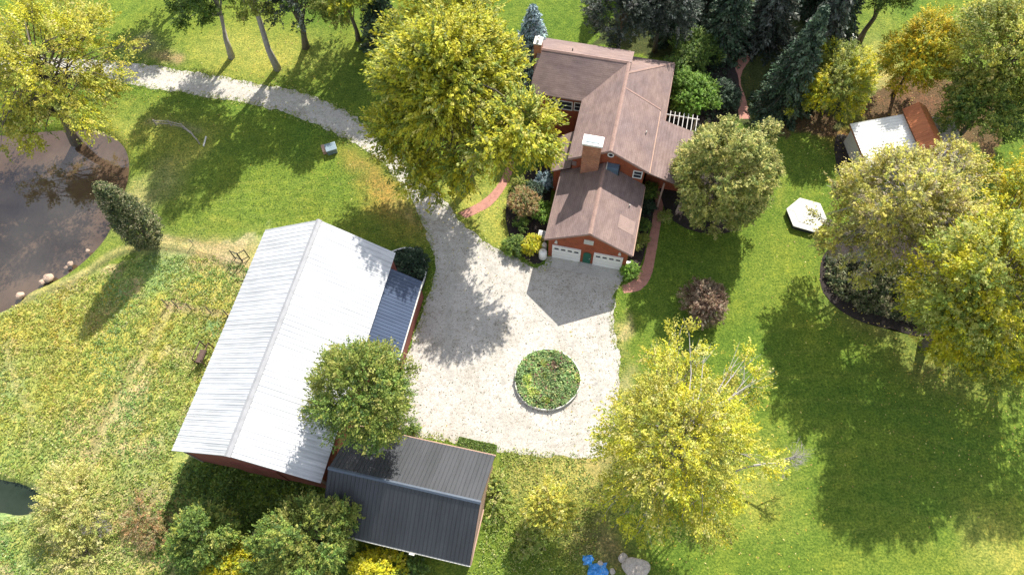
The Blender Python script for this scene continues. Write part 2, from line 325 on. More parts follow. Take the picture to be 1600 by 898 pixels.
def crown_data(cen,rad,n_spray,pal,leaf,rg,nl=14,lobes=26,spl=.9,updir=.9,hollow=.55,asp=.5,spread=.09,lobe_r=(.26,.42),flatbot=.35,along=.6,pal2=None,p2=0,gap=0):
    cen=np.array(cen,float); rad=np.array(rad,float)
    # lobes on an irregular ellipsoid
    d=unit(rg.normal(size=(lobes*3,3))); d[:,2]=np.where(d[:,2]<-flatbot,-d[:,2]*.6,d[:,2])
    keep=[d[0]]
    for q in d[1:]:
        if len(keep)>=lobes: break
        if min(np.linalg.norm(q-k) for k in keep)>1.9/math.sqrt(lobes): keep.append(q)
    d=np.array(keep); rr=rg.uniform(hollow,.95,len(d)); LC=cen+d*rr[:,None]*rad; LR=rg.uniform(*lobe_r,len(d))*rad.mean()*np.where(rr>.8,.8,1.08)
    w=LR**2; li=rg.choice(len(d),n_spray,p=w/w.sum())
    sd=unit(rg.normal(size=(n_spray,3))+unit(d[li])*.7+np.array([0,0,.35])); base=LC[li]+sd*(LR[li]*rg.uniform(.45,1.0,n_spray)**.6)[:,None]
    sdir=unit(sd+d[li]*.8+np.array([0,0,.25])+rg.normal(size=(n_spray,3))*.25)
    if gap:
        h=vnoise(base[:,0]+base[:,2]*.7,base[:,1]-base[:,2]*.5,rad.mean()*.35,int(rg.integers(1e6))); k=h>gap; base=base[k]; sdir=sdir[k]; li=li[k]
    nl=int(nl*1.5); ns=len(base); lobe_t=rg.random(len(d))
    sc=pick(pal,ns,rg)
    if pal2: 
        k=rg.random(ns)<np.clip(p2+(lobe_t[li]-.5)*1.1,0,1); sc2=pick(pal2,ns,rg); sc[k]=sc2[k]
    sc*=(.86+.28*lobe_t[li])[:,None]
    si=np.repeat(np.arange(ns),nl); t=rg.uniform(-.25,1,len(si))
    P=base[si]+sdir[si]*(t*spl*rg.uniform(.7,1.3,ns)[si])[:,None]+rg.normal(size=(len(si),3))*(spread*spl*(1.2-t*.8)+.03)[:,None]
    A,B=leaves(P,sdir[si],leaf*.8,asp,rg,updir,along); C=sc[si]*rg.uniform(.8,1.25,(len(si),1))
    P[:,2]=np.maximum(P[:,2],.08)
    return P,A,B,C,LC
def limbs(mb,base,top,LC,r0,rg,twigs=0,n=6):
    base=np.array(base,float); top=np.array(top,float); k=5
    pts=[base+(top-base)*i/k+rg.normal(size=3)*[.12,.12,0]*(0<i<k)*r0*3 for i in range(k+1)]
    mb.tube(pts,[r0*(1.35 if i==0 else 1-.55*i/k) for i in range(k+1)],8)
    for c in LC:
        j=rg.integers(2,k+1); a=pts[j]; mid=a+(c-a)*.5+np.array([0,0,.12*np.linalg.norm(c-a)])+rg.normal(size=3)*.2
        r=r0*(.42-.04*j); mb.tube([a,a+(mid-a)*.5+rg.normal(size=3)*.08,mid,c],[r,r*.75,r*.5,r*.16],n,False)
        for _ in range(twigs):
            e=c+unit(rg.normal(size=3)+unit(c-a)*1.2)*min(1.3,np.linalg.norm(c-a)*rg.uniform(.12,.26)); s=mid+(c-mid)*rg.uniform(.2,.9)
            mb.tube([s,(s+e)/2+rg.normal(size=3)*.1,e],[r*.3,r*.18,r*.06],4,False)
def tree(name,label,cat,px,py,h,rx,rz,pal,n,leaf=.26,group=None,seed=1,base=None,trunk_r=.25,bark='bark',twigs=0,ry=None,extra=(),**kw):
    rg=np.random.default_rng(seed); c=G(px,py,h); b=G(*base) if base else np.array([c[0],c[1],0.])
    e=empty(name,b,0,label,cat,group); cen=c-b; data=[crown_data(cen,(rx,ry or rx,rz),n,pal,leaf,rg,**kw)]
    for (ex,ey,eh,er,erz,en) in extra:
        cc=G(ex,ey,eh)-b; data.append(crown_data(cc,(er,er,erz),en,pal,leaf,rg,**{**kw,'lobes':max(5,kw.get('lobes',26)//3)}))
    mb=MB(); LC=np.concatenate([d[4] for d in data]); limbs(mb,(0,0,-.1),(cen[0]*.75,cen[1]*.75,max(h*.9,h+rz*.35)),LC,trunk_r,rg,twigs)
    mb.build('trunk',M[bark],e,smooth=True)
    quads('crown',*[np.concatenate([d[i] for d in data]) for i in range(4)],M['leaf'],e); return e
def bush(name,label,cat,px,py,r,hz,pal,n,leaf=.16,seed=1,group=None,ry=None,**kw):
    rg=np.random.default_rng(seed); c=G(px,py,hz*.5); e=empty(name,(c[0],c[1],0),0,label,cat,group)
    a={**dict(lobes=14,spl=.3,nl=12,hollow=.4,lobe_r=(.4,.6),flatbot=.1),**kw}
    d=crown_data((0,0,hz*.45),(r,ry or r,hz*.55),n,pal,leaf,rg,**a); mb=MB()
    for q in d[4][:7]: mb.tube([(0,0,-.05),q*.5+[0,0,.05],q],[.05,.035,.012],5,False)
    mb.build('stem',M['bark'],e); quads('foliage',*d[:4],M['leaf'],e); return e
def conifer(name,label,cat,bx,by,H,Rb,pal,seed=1,group=None,droop=.35,dens=1.,needle=.42,start=.06,trunk_r=.22):
    rg=np.random.default_rng(seed); b=G(bx,by); e=empty(name,b,0,label,cat,group); Ps=[];Ds=[];Cs=[]; mb=MB()
    mb.tube([(0,0,-.1),(0,0,H*.5),(0,0,H*.97)],[trunk_r*1.2,trunk_r*.7,.03],8); mb.build('trunk',M['bark'],e,smooth=True)
    br=MB(); z=H*start
    while z<H*.99:
        f=1-z/H; Lb=Rb*(f**.85)*1.0+.12; k=max(4,int((7+5*f)*dens)); a0=rg.random()*6.28
        for j in range(k):
            a=a0+6.283*j/k+rg.normal()*.2; Lr=Lb*rg.uniform(.72,1.14); u=np.array([math.cos(a),math.sin(a),0]); sd=np.array([-u[1],u[0],0])
            m_=max(3,int(Lr/.24)); t=np.linspace(.12,1,m_)
            dz=-droop*Lr*(t**1.3)+.22*Lr*np.maximum(0,t-.75)
            c0=u*(t*Lr)[:,None]+np.array([0,0,z]); c0[:,2]+=dz; 
            br.tube([(0,0,z),c0[m_//2],c0[-1]],[.05*f+.015,.03*f+.01,.008],4,False)
            col=pick(pal,1,rg)[0]
            for s in (-1,1,-1,1,0):
                w=Lr*.30*(1.05-t)+.12; q=c0+sd*(s*w*rg.uniform(.2,1,m_))[:,None]+rg.normal(size=(m_,3))*.06; q[:,2]-=w*rg.uniform(.0,.5,m_)*droop*1.5
                Ps.append(q); Ds.append(np.tile(unit(u+sd*s*.8-np.array([0,0,droop])),(m_,1))); Cs.append(col*rg.uniform(.75,1.3,(m_,1)))
        z+=.30/dens*(.55+.6*f)
    br.build('branches',M['bark'],e)
    P=np.concatenate(Ps); D=np.concatenate(Ds); C=np.concatenate(Cs); A,B=leaves(P,D,needle,.42,rg,.55,.75); P[:,2]=np.maximum(P[:,2],.06)
    quads('crown',P,A,B,C,M['needle'],e); return e
# ---------------------------------------------------------------- ground
POND=smooth(pix([(-140,520),(0,476),(40,448),(100,418),(150,372),(172,325),(190,270),(182,228),(140,206),(60,208),(0,214),(-160,205),(-300,300),(-260,470)]),6,True)
CREEK=smooth(pix([(-60,745),(0,752),(28,758),(50,770),(62,788),(30,800),(0,796),(-60,790)]),5,True)
gx=np.concatenate([np.array([-1500,-900,-500,-300,-180,-130,-100]),np.arange(-85,85.1,.34),np.array([100,130,180,300,500,900,1500])])
gy=np.concatenate([np.array([-1200,-600,-300,-120,-60,-30]),np.arange(-14,112.1,.34),np.array([125,150,200,300,500,900,1800])])
X,Y=np.meshgrid(gx,gy); X0=X.ravel(); Y0=Y.ravel()
def hgt(x,y):
    z=np.zeros_like(x)
    for poly,dep,w in ((POND,1.1,1.6),(CREEK,.7,.9)):
        near=(x>poly[:,0].min()-4)&(x<poly[:,0].max()+4)&(y>poly[:,1].min()-4)&(y<poly[:,1].max()+4)
        if near.any():
            xs=x[near];ys=y[near]; d=dist(xs,ys,poly); i=inpoly(xs,ys,poly); s=np.clip(np.where(i,d,-d)/w+.75,0,1); z[near]-=dep*s*s*(3-2*s)
    return z
Z0=hgt(X0,Y0)
wx=X0+(fbm(X0,Y0,2.2,11)-.5)*3.4; wy=Y0+(fbm(X0,Y0,2.2,21)-.5)*3.4
lawn=np.array([.098,.160,.022]); lawn2=np.array([.130,.186,.028]); mead=np.array([.25,.30,.085]); mead2=np.array([.19,.28,.11]); tanc=np.array([.40,.34,.18]); warm=np.array([.34,.33,.08]); soil=np.array([.10,.085,.05]); shade_g=np.array([.08,.13,.02])  # shade_g: darker green painted in where tree shade falls on the lawn
C=np.tile(lawn,(len(X0),1))
def mixin(w,c): 
    global C
    w=np.clip(w,0,1)[:,None]; C=C*(1-w)+np.array(c)*w
n8=fbm(X0,Y0,9,31); n3=fbm(X0,Y0,3,41); mixin((n8-.42)*4,lawn2); mixin((n3-.55)*2.4,(.16,.215,.03))
MEAD=pix([(-300,520),(0,478),(120,432),(215,385),(250,372),(400,378),(440,330),(300,720),(300,960),(-400,960)])
mm=np.where(inpoly(wx,wy,MEAD),1.,0.); mixin(mm,mead)
mixin(mm*(fbm(X0,Y0,5,51)-.46)*6,mead2); mixin(mm*(fbm(X0,Y0,4,61)-.52)*7,warm); mixin(mm*(fbm(X0,Y0,2.5,66)-.58)*6,tanc)
def blob(px,py,r,c,w=1.,ang=0,asp=1.):
    p=G2(px,py); dx=wx-p[0]; dy=wy-p[1]; ca,sa=math.cos(R(ang)),math.sin(R(ang)); a=dx*ca+dy*sa; b=(-dx*sa+dy*ca)*asp
    mixin(w*np.exp(-(a*a+b*b)/(r*r)*1.2)*(.55+.9*n3),c)
for a in [(230,300,5,tanc,.55,60,2.2),(215,205,6,warm,.6,0,2),(330,395,5,tanc,.75,-15,3.2),(375,440,3,tanc,.8,-60,2),(345,402,4,(.34,.26,.18),.6,-20,2),
  (180,655,5,tanc,.6,60,2.5),(130,700,5,tanc,.75,60,2),(300,240,3,warm,.6,70,2),(60,520,5,warm,.6,0,1),(90,580,5,warm,.6,90,2),
  (210,810,4,(.25,.16,.1),.8,0,1.6),(150,850,6,tanc,.5,50,2),(230,860,3,tanc,.8,0,1),(1380,120,5,tanc,.75,80,2),(1370,90,5,warm,.6,80,1.6),(420,90,7,warm,.7,0,2),(370,70,6,warm,.5,0,2),
  (600,300,5,(.30,.2,.05),.8,-60,3),(640,330,3,(.32,.25,.1),.8,-60,3),(575,270,4,(.28,.2,.06),.7,-60,2.5),(900,715,6,(.30,.24,.13),.85,20,2.2),(870,740,4,warm,.6,0,1.5),
  (985,620,2.4,tanc,.7,90,2.5),(975,520,1.8,tanc,.7,90,3.5),(740,310,4,warm,.8,0,1.3),(760,350,3,warm,.6,0,1),(222,72,2.2,(.2,.15,.13),.9,0,1.6),(265,90,1.5,(.3,.2,.13),.8,0,1.6),
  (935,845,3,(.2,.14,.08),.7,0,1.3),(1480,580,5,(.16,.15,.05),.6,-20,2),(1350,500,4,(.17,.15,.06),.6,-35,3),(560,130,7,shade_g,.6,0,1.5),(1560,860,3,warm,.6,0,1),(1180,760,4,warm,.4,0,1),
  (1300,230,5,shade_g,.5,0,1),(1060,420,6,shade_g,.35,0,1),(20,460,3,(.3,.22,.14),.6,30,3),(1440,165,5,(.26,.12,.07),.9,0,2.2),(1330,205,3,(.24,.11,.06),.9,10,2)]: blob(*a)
TRACKS=[]
def streak(pts,w,c,k=.7):
    P=smooth(pix(pts),6); TRACKS.append((P,w)); d=dist(X0+(n3-.5)*.5,Y0,P,False); mixin(k*np.exp(-(d/w)**2),c)
streak([(0,478),(60,462),(130,432),(180,400),(240,388),(330,402),(380,440)],.35,(.13,.13,.06),.8); streak([(0,470),(60,454),(130,424),(180,392),(240,380),(300,388),(360,395)],.3,(.36,.32,.15),.6)
streak([(262,478),(215,560),(160,660),(130,735)],.3,(.15,.13,.06),.7); streak([(270,478),(222,565),(170,660),(140,740)],.35,(.36,.32,.16),.6)
streak([(262,478),(300,485),(355,493)],.4,(.3,.22,.13),.7); streak([(240,372),(300,378),(420,395)],.3,(.32,.26,.13),.6); streak([(330,340),(450,365),(560,370)],.25,(.23,.25,.05),.5)
streak([(10,545),(25,600),(50,650),(40,700)],.4,(.36,.3,.15),.5); streak([(230,190),(280,195),(310,205)],.4,(.26,.22,.14),.5)
streak([(1210,230),(1225,270),(1215,320)],.3,(.24,.25,.05),.4)
for k in range(9):
    streak([(1180+k*6,520+k*38),(1300+k*4,505+k*40),(1440,520+k*41),(1590,560+k*42)],.16,(.17,.21,.04),.4)
for k in range(6): streak([(250+k*4,300+k*12),(400,285+k*13),(560,290+k*14),(640,320+k*12)],.14,(.19,.23,.05),.4)
for k in range(5): streak([(1190+k*14,200),(1215+k*13,300),(1190+k*12,400),(1140+k*14,500)],.14,(.17,.22,.04),.35)
# bank and bed of the water
for poly in (POND,CREEK):
    nr=(X0>poly[:,0].min()-5)&(X0<poly[:,0].max()+5)&(Y0>poly[:,1].min()-5)&(Y0<poly[:,1].max()+5)
    d=np.full(len(X0),99.); d[nr]=dist(X0[nr],Y0[nr],poly); i=np.zeros(len(X0),bool); i[nr]=inpoly(X0[nr],Y0[nr],poly)
    mixin(np.where(i,1,np.clip(1-d/.35,0,1)*(n3>.45)),(.12,.10,.065))
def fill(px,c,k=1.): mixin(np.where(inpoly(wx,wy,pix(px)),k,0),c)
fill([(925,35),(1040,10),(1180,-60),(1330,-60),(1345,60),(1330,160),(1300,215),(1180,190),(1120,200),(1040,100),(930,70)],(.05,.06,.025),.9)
fill([(1350,160),(1420,120),(1560,120),(1560,250),(1460,190),(1350,190)],(.12,.07,.045),.9)
fill([(1200,170),(1300,180),(1310,215),(1180,205)],(.1,.06,.04),.8)
me=bpy.data.meshes.new('ground'); ny,nx=X.shape; V=np.stack([X0,Y0,Z0],1).astype(np.float32)
i0=(np.arange(ny-1)[:,None]*nx+np.arange(nx-1)[None]).ravel(); FQ=np.stack([i0,i0+1,i0+1+nx,i0+nx],1).astype(np.int32)
me.vertices.add(len(V)); me.vertices.foreach_set('co',V.ravel()); me.loops.add(FQ.size); me.loops.foreach_set('vertex_index',FQ.ravel()); me.polygons.add(len(FQ))
me.polygons.foreach_set('loop_start',np.arange(0,FQ.size,4,dtype=np.int32)); me.polygons.foreach_set('loop_total',np.full(len(FQ),4,np.int32))
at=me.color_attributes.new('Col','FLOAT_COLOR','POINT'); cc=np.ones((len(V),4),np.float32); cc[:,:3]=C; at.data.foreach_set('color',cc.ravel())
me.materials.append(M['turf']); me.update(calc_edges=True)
go=bpy.data.objects.new('ground',me); COL.objects.link(go); tag(go,'green lawn and rough yellowish meadow around the farm buildings',kind='structure')
def flat(name,poly,z,matn,label): 
    o=sheet(name,poly,z,M[matn],0,50); o['label']=label; return o
b=POND; flat('pond',[(b[:,0].min()-1,b[:,1].min()-1),(b[:,0].max()+1,b[:,1].min()-1),(b[:,0].max()+1,b[:,1].max()+1),(b[:,0].min()-1,b[:,1].max()+1)],-.45,'water','brown still pond reflecting sky and trees')
b=CREEK; flat('creek',[(b[:,0].min()-.6,b[:,1].min()-.6),(b[:,0].max()+.6,b[:,1].min()-.6),(b[:,0].max()+.6,b[:,1].max()+.6),(b[:,0].min()-.6,b[:,1].max()+.6)],-.4,'creek','small dark pool in the meadow corner')
# driveway
upper=[(-200,40),(0,72),(60,88),(160,94),(250,104),(400,130),(470,144),(530,168),(575,198),(620,236),(660,275),(700,318),(722,348),(760,378),(800,400),(832,418),(852,414),(862,395)]
right=[(968,410),(974,432),(962,462),(958,500),(966,550),(968,600),(960,660),(945,705),(928,716)]
lower=[(900,715),(850,712),(800,706),(730,694),(672,684),(640,690),(618,680),(625,600),(640,545),(655,500),(668,465),(680,430),(672,385),(655,340),(632,296),(600,258),(560,228),(510,202),(450,178),(380,160),(300,148),(200,130),(120,118),(40,112),(-200,95)]
DRV=np.concatenate([smooth(pix(upper),5),smooth(pix(right),5),smooth(pix(lower),5)])
sheet('gravel_driveway',DRV,.004,M['gravel'],.16,.28,'pale gravel driveway curving in from the pond to the garage yard')
for k,(pts,w) in enumerate((([(100,104),(300,126),(430,152),(520,186),(590,238),(640,290),(680,345)],.32),)):
    P=smooth(pix(pts),6); T=unit(np.gradient(P,axis=0)); Nn=np.stack([-T[:,1],T[:,0]],1)
    ribbon('driveway_crown',P+Nn*w,P-Nn*w,.009,mat('worn_gravel_crown',(.42,.40,.34),.95,.3,2,fine=8),.12,'grey worn strip along the middle of the drive',150)
ribbon('brick_path',smooth(pix([(797,225),(790,262),(778,288),(755,312),(716,333)]),5),smooth(pix([(807,230),(802,264),(790,292),(766,322),(728,341)]),5),.012,M['brick_path'],.015,'red brick path curving from the gravel to the front porch')
ribbon('brick_path',smooth(pix([(1024,292),(1020,340),(1012,380),(1004,415),(990,437),(970,447)]),5),smooth(pix([(1040,292),(1033,345),(1025,395),(1017,432),(1000,453),(975,458)]),5),.012,M['brick_path'],.015,'red brick path along the right side of the garage')
P=smooth(pix([(1170,84),(1153,108),(1149,130),(1157,155),(1164,186)]),6); T=unit(np.gradient(P,axis=0)); Nn=np.stack([-T[:,1],T[:,0]],1)*.55
ribbon('brick_path',P+Nn,P-Nn,.012,M['brick_path'],.02,'red brick path through the dark evergreens')
wm=mat('compacted_gravel',(.40,.375,.33),.95,.25,1.5,fine=7)
zt=.004
for cl,lb in (([(690,350),(705,430),(700,520),(712,600),(760,655),(830,680),(900,670),(940,600)],'worn wheel track round the left of the flower bed'),([(722,362),(745,430),(755,500),(765,560),(790,600)],'worn wheel track toward the flower bed'),([(700,340),(760,410),(830,470),(880,520),(925,570),(940,640)],'worn wheel track from the drive past the garage')):
    zt+=.0045
    P=smooth(pix(cl),8); T=unit(np.gradient(P,axis=0)); Nn=np.stack([-T[:,1],T[:,0]],1)
    w_=.22+.16*vnoise(P[:,0],P[:,1],1.5,7)[:,None]; o_=ribbon('wheel_track',P+Nn*w_,P-Nn*w_,zt,wm,.1,lb,170)
sheet('garden_bed',smooth(pix([(862,262),(842,262),(815,272),(797,296),(790,330),(795,365),(808,392),(832,412),(848,408),(852,380),(858,330)]),5,True),.016,M['mulch'],.06,.4,'dark mulch bed left of the garage')
sheet('garden_bed',smooth(pix([(1004,290),(1024,290),(1022,330),(1012,370),(1002,410),(985,432),(968,438),(985,390)]),5,True),.016,M['mulch'],.05,.4,'narrow mulch bed right of the garage')
sheet('garden_bed',smooth(pix([(1040,285),(1036,318),(1048,342),(1080,360),(1118,366),(1150,358),(1165,325),(1150,270)]),5,True),.016,M['mulch'],.06,.4,'dark mulch bed under the round tree')
sheet('garden_bed',smooth(pix([(1325,360),(1290,395),(1280,430),(1292,465),(1330,495),(1380,512),(1440,525),(1500,530),(1560,500),(1610,430),(1560,360),(1430,330)]),5,True),.016,M['mulch'],.08,.4,'large mulch bed under the brown tree')
sheet('garden_bed',smooth(pix([(1305,215),(1325,215),(1330,262),(1318,282),(1308,262)]),5,True),.016,M['mulch'],.05,.4,'mulch strip left of the garden building')
sheet('garden_bed',smooth(pix([(1040,100),(1100,70),(1150,110),(1150,180),(1090,215),(1040,200)]),5,True),.016,M['mulch'],.08,.4,'shady bed behind the house')
sheet('garden_bed',smooth(pix([(612,396),(640,388),(660,398),(668,418),(662,440),(640,440),(612,425)]),5,True),.016,M['mulch'],.04,.4,'shady bed at the lean-to end')
# ---------------------------------------------------------------- buildings
def slab(mb,pts,th=.14): mb.prism(pts,-th); return mb
def ribbed(mb,p0,p1,q0,q1,sp=.42,th=.06,hr=.03,wr=.17):
    """sheet p0-p1 (eave edge) q0-q1 (ridge edge) with raised ribs from eave to ridge"""
    p0,p1,q0,q1=[np.array(a,float) for a in (p0,p1,q0,q1)]; n=np.cross(p1-p0,q0-p0); n/=np.linalg.norm(n); n=n if n[2]>0 else -n
    mb.prism([p0,p1,q1,q0],-n*th); L_=np.linalg.norm(p1-p0); k=int(L_/sp); ax=(p1-p0)/L_
    for i in range(k+1):
        t=i/k; a=p0+(p1-p0)*t; b_=q0+(q1-q0)*t; sl_=(b_-a)/np.linalg.norm(b_-a)*.004
        w0=wr if 0<i<k else wr*.5; c=ax*(w0*.5)*(0 if 0<i<k else (1 if i==0 else -1))
        a=a+c+sl_; b_=b_+c-sl_
        A=[a-ax*w0*.5,a-ax*w0*.2+n*hr,a+ax*w0*.2+n*hr,a+ax*w0*.5]; B=[b_-ax*w0*.5,b_-ax*w0*.2+n*hr,b_+ax*w0*.2+n*hr,b_+ax*w0*.5]
        mb.add(A+B,[(0,1,5,4),(1,2,6,5),(2,3,7,6),(0,3,2,1),(4,5,6,7)])
    return mb
def gable_body(W,Ln,he,hr,z0=-.1):  # walls with gables at +-y ends, half sizes
    mb=MB(); P=[(-W,z0),(W,z0),(W,he),(0,hr),(-W,he)]
    mb.add([(x,-Ln,z) for x,z in P]+[(x,Ln,z) for x,z in P],[(0,1,2,3,4),(9,8,7,6,5)]+[(i,i+5,(i+1)%5+5,(i+1)%5) for i in range(5)]); return mb
# big barn
B0=empty('barn',(-18.349,22.048,0),-.257,'long red barn with a bright white ribbed metal roof','barn')
gable_body(5.75,9.7,4.86,8.22).build('wall',M['barnwall'],B0)
for s,nm in ((-1,'roof'),(1,'roof')):
    ribbed(MB(),(6.04*s,-10.03,5.0),(6.04*s,10.03,5.0),(.02*s,-10.03,8.54),(.02*s,10.03,8.54)).build('roof',M['whiteroof'],B0)
mb=MB(); mb.prism([(-.24,-10.06,8.47),(0,-10.06,8.61),(0,10.06,8.61),(-.24,10.06,8.47)],.03); mb.prism([(0,-10.06,8.612),(.24,-10.06,8.47),(.24,10.06,8.47),(0,10.06,8.612)],.03)
mb.build('ridge_cap',mat('grey_ridge_flashing',(.30,.30,.31),.5,.15,2),B0)
for s in (-1,1):
    MB().box(5.77*s-.06,5.77*s+.06,-9.78,-9.6,0,4.8).build('corner_trim',M['weathered'],B0)
d=MB(); d.box(-1.9,1.9,-9.78,-9.71,0,3.6); d.box(-.03,.03,-9.8,-9.785,0,3.6).build('sliding_door',mat('barn_door_red',(.2,.055,.04),.7,.2,2),B0)
# west pipe gate beside barn and lean-to
Lc=empty('lean_to',(-18.349,22.048,0),-.257,'slate blue metal lean-to roof on the barn side','lean-to')
ribbed(MB(),(8.5,1.2,2.95),(8.5,8.75,2.95),(5.84,1.2,4.45),(5.84,8.75,4.45),sp=.3,hr=.025,wr=.05).build('roof',M['blueroof'],Lc)
MB().box(5.76,8.3,8.4,8.52,0,2.9).build('end_wall',M['barnwall'],Lc); MB().box(8.15,8.27,1.5,8.38,0,2.85).build('side_wall',M['barnwall'],Lc)
MB().box(8.5,8.6,1.2,8.75,2.82,2.94).build('gutter',M['cream'],Lc); MB().box(5.8,8.2,1.4,1.5,0,2.9).build('end_wall',M['barnwall'],Lc)
# shed
S0=empty('shed',(-8.631,10.119,0),-.266,'low shed with a charcoal ribbed metal gable roof and tan end wall','shed')
def flip(pts): return pts
w=MB(); P=[(-3.8,-.1),(3.8,-.1),(3.8,3.42),(0,6.0),(-3.8,3.42)]
w.add([(-5.5,y,z) for y,z in P]+[(5.5,y,z) for y,z in P],[(0,1,2,3,4),(9,8,7,6,5)]+[(i,i+5,(i+1)%5+5,(i+1)%5) for i in range(5)]); w.build('wall',M['tan'],S0)
for s in (-1,1): ribbed(MB(),(-5.76,4.07*s,3.5),(5.76,4.07*s,3.5),(-5.76,.015*s,6.307),(5.76,.015*s,6.307),sp=.3,hr=.03,wr=.05).build('roof',M['darkroof'],S0)
mb=MB(); mb.prism([(-5.8,-.14,6.28),(5.8,-.14,6.28),(5.8,0,6.37),(-5.8,0,6.37)],.025); mb.prism([(-5.8,0,6.372),(5.8,0,6.372),(5.8,.14,6.28),(-5.8,.14,6.28)],.025); mb.build('ridge_cap',mat('blue_grey_flashing',(.07,.09,.12),.5,.2,3),S0)
for s in (-1,1): MB().box(-5.8,5.8,4.1*s-.06,4.1*s+.06,3.3,3.44).build('gutter',M['cream'] if s<0 else M['tan'],S0)
MB().box(5.78,5.86,-4.05,-.01,3.3,3.38).prism([(5.78,-4.05,3.4),(5.86,-4.05,3.4),(5.86,0,6.2),(5.78,0,6.2)],.08).build('rake_trim',M['tan'],S0)
MB().box(1.2,1.6,-4.3,-4.17,3.3,3.5).build('vent_box',M['cream'],S0)
# house, local frame: x along the front (right), y to the back, origin under the garage back ridge
HO=(9.03,37.82,0); HY=-.276
H=empty('house',HO,HY,'red brick house with brown shingle roofs, brick chimney and two-door garage','house')
_c,_s=math.cos(HY),math.sin(HY)
def HW(u,v): return (HO[0]+u*_c-v*_s,HO[1]+u*_s+v*_c)
def body(x0,x1,y0,y1,he,hr,axis,name='wall',m_='siding'):
    if axis=='y':
        xm=(x0+x1)/2; P=[(x0,-.1),(x1,-.1),(x1,he),(xm,hr),(x0,he)]; a=[(x,y0,z) for x,z in P]; b_=[(x,y1,z) for x,z in P]
    else:
        ym=(y0+y1)/2; P=[(y0,-.1),(y1,-.1),(y1,he),(ym,hr),(y0,he)]; a=[(x0,y,z) for y,z in P]; b_=[(x1,y,z) for y,z in P]
    return MB().add(a+b_,[(0,1,2,3,4),(9,8,7,6,5)]+[(i,i+5,(i+1)%5+5,(i+1)%5) for i in range(5)]).build(name,M[m_],H)
def roof(pts,m_='shingle',th=.15,name='roof'): return slab(MB(),pts,th).build(name,M[m_],H)
# garage
body(-3.65,3.62,-7.2,.1,3.62,5.78,'y'); GR=6.08
roof([(-4.0,-7.66,3.72),(0,-7.66,GR),(0,-.02,GR),(-4.0,-.02,3.72)]); roof([(0.004,-7.66,GR-.002),(3.95,-7.66,3.72),(3.95,-.02,3.72),(0.004,-.02,GR-.002)])
MB().prism([(-.16,-7.68,6.02),(0,-7.68,6.12),(.16,-7.68,6.02),(.16,-.03,6.02),(0,-.03,6.12),(-.16,-.03,6.02)],.02) if 0 else None
def cap(y0,y1,z,x=0,sl=.58,name='ridge_cap'):
    q=MB(); q.prism([(x-.17,y0,z-.17*sl+.02),(x,y0,z+.025),(x,y1,z+.025),(x-.17,y1,z-.17*sl+.02)],.02); q.prism([(x,y0,z+.027),(x+.17,y0,z-.17*sl+.02),(x+.17,y1,z-.17*sl+.02),(x,y1,z+.027)],.02); return q.build(name,M['cedar'],H)
cap(-7.66,-.05,GR); roof([(2.2,-5.7,3.72+1.75*.5975+.02),(3.7,-5.7,3.72+.25*.5975+.02),(3.7,-4.3,3.72+.25*.5975+.02),(2.2,-4.3,3.72+1.75*.5975+.02)],'shingle_new',.012,'roof_patch')
# fascia boards under the garage rakes
q=MB(); 
for s in (-1,1): q.prism([(4.0*s if s<0 else 3.95,-7.70,3.68),(0,-7.70,6.04),(0,-7.665,6.04),(4.0*s if s<0 else 3.95,-7.665,3.68)],-.16)
q.build('rake_trim',M['cedar'],H)
for x0 in (-3.17,.69):
    x1=x0+2.46; D=MB().box(x0,x1,-7.27,-7.21,0,2.1).build('garage_door',M['white'],H)
    MB().box(x0-.1,x0-.005,-7.3,-7.205,0,2.2).box(x1+.005,x1+.1,-7.3,-7.205,0,2.2).box(x0-.1,x1+.1,-7.31,-7.205,2.205,2.3).build('door_frame',M['white'],D)
    for k in range(4):
        cx=x0+2.46*(k+.5)/4; MB().box(cx-.2,cx+.2,-7.285,-7.268,1.62,1.86).build('door_window',M['glass'],D)
    for z in (.52,1.04,1.54): pass
    MB().box(x0,x1,-7.276,-7.272,.515,.53).box(x0,x1,-7.276,-7.272,1.035,1.05).box(x0,x1,-7.276,-7.272,1.53,1.545).build('panel_joint',mat('grey_seam',(.4,.4,.38),.7,.1,3),D)
    P=[(x0+.0,-7.1,2.75),(x0+.1,-7.1,2.75)]
D=MB().box(-.36,.36,-7.26,-7.21,.08,1.75)
for i in range(8):
    a0=math.pi*i/8; a1=math.pi*(i+1)/8; D.add([(0,-7.26,1.75),(.36*math.cos(a0),-7.26,1.75+.3*math.sin(a0)),(.36*math.cos(a1),-7.26,1.75+.3*math.sin(a1))],[(0,1,2)])
D=D.build('front_door',M['green_door'],H); MB().box(.22,.27,-7.31,-7.265,.95,1.05).build('handle',M['cream'],D)
MB().box(-.55,.55,-7.75,-7.22,0,.1).build('doorstep',M['concrete'],H)
def window(x0,x1,y,z0,z1,bars=1,parent=None):
    Wd=MB().box(x0,x1,y-.02,y+.01,z0,z1).build('window',M['glass'],H); t=.09; y0=y-.06
    MB().box(x0-t,x0,y0,y,z0-t,z1+t).box(x1,x1+t,y0,y,z0-t,z1+t).box(x0,x1,y0,y,z0-t,z0).box(x0,x1,y0,y,z1,z1+t).build('frame',M['white'],Wd)
    MB().box(x0,x1,y-.045,y-.021,(z0+z1)/2-.025,(z0+z1)/2+.025).build('bar',M['white'],Wd); return Wd
v_=MB().box(-.46,.40,-7.28,-7.21,3.55,4.25).build('gable_vent',M['cream'],H); MB().box(-.4,.34,-7.3,-7.282,3.62,3.7).box(-.4,.34,-7.3,-7.282,3.8,3.88).box(-.4,.34,-7.3,-7.282,3.98,4.06).build('louvre',mat('louvre_grey',(.5,.52,.5),.7,.1,3),v_)
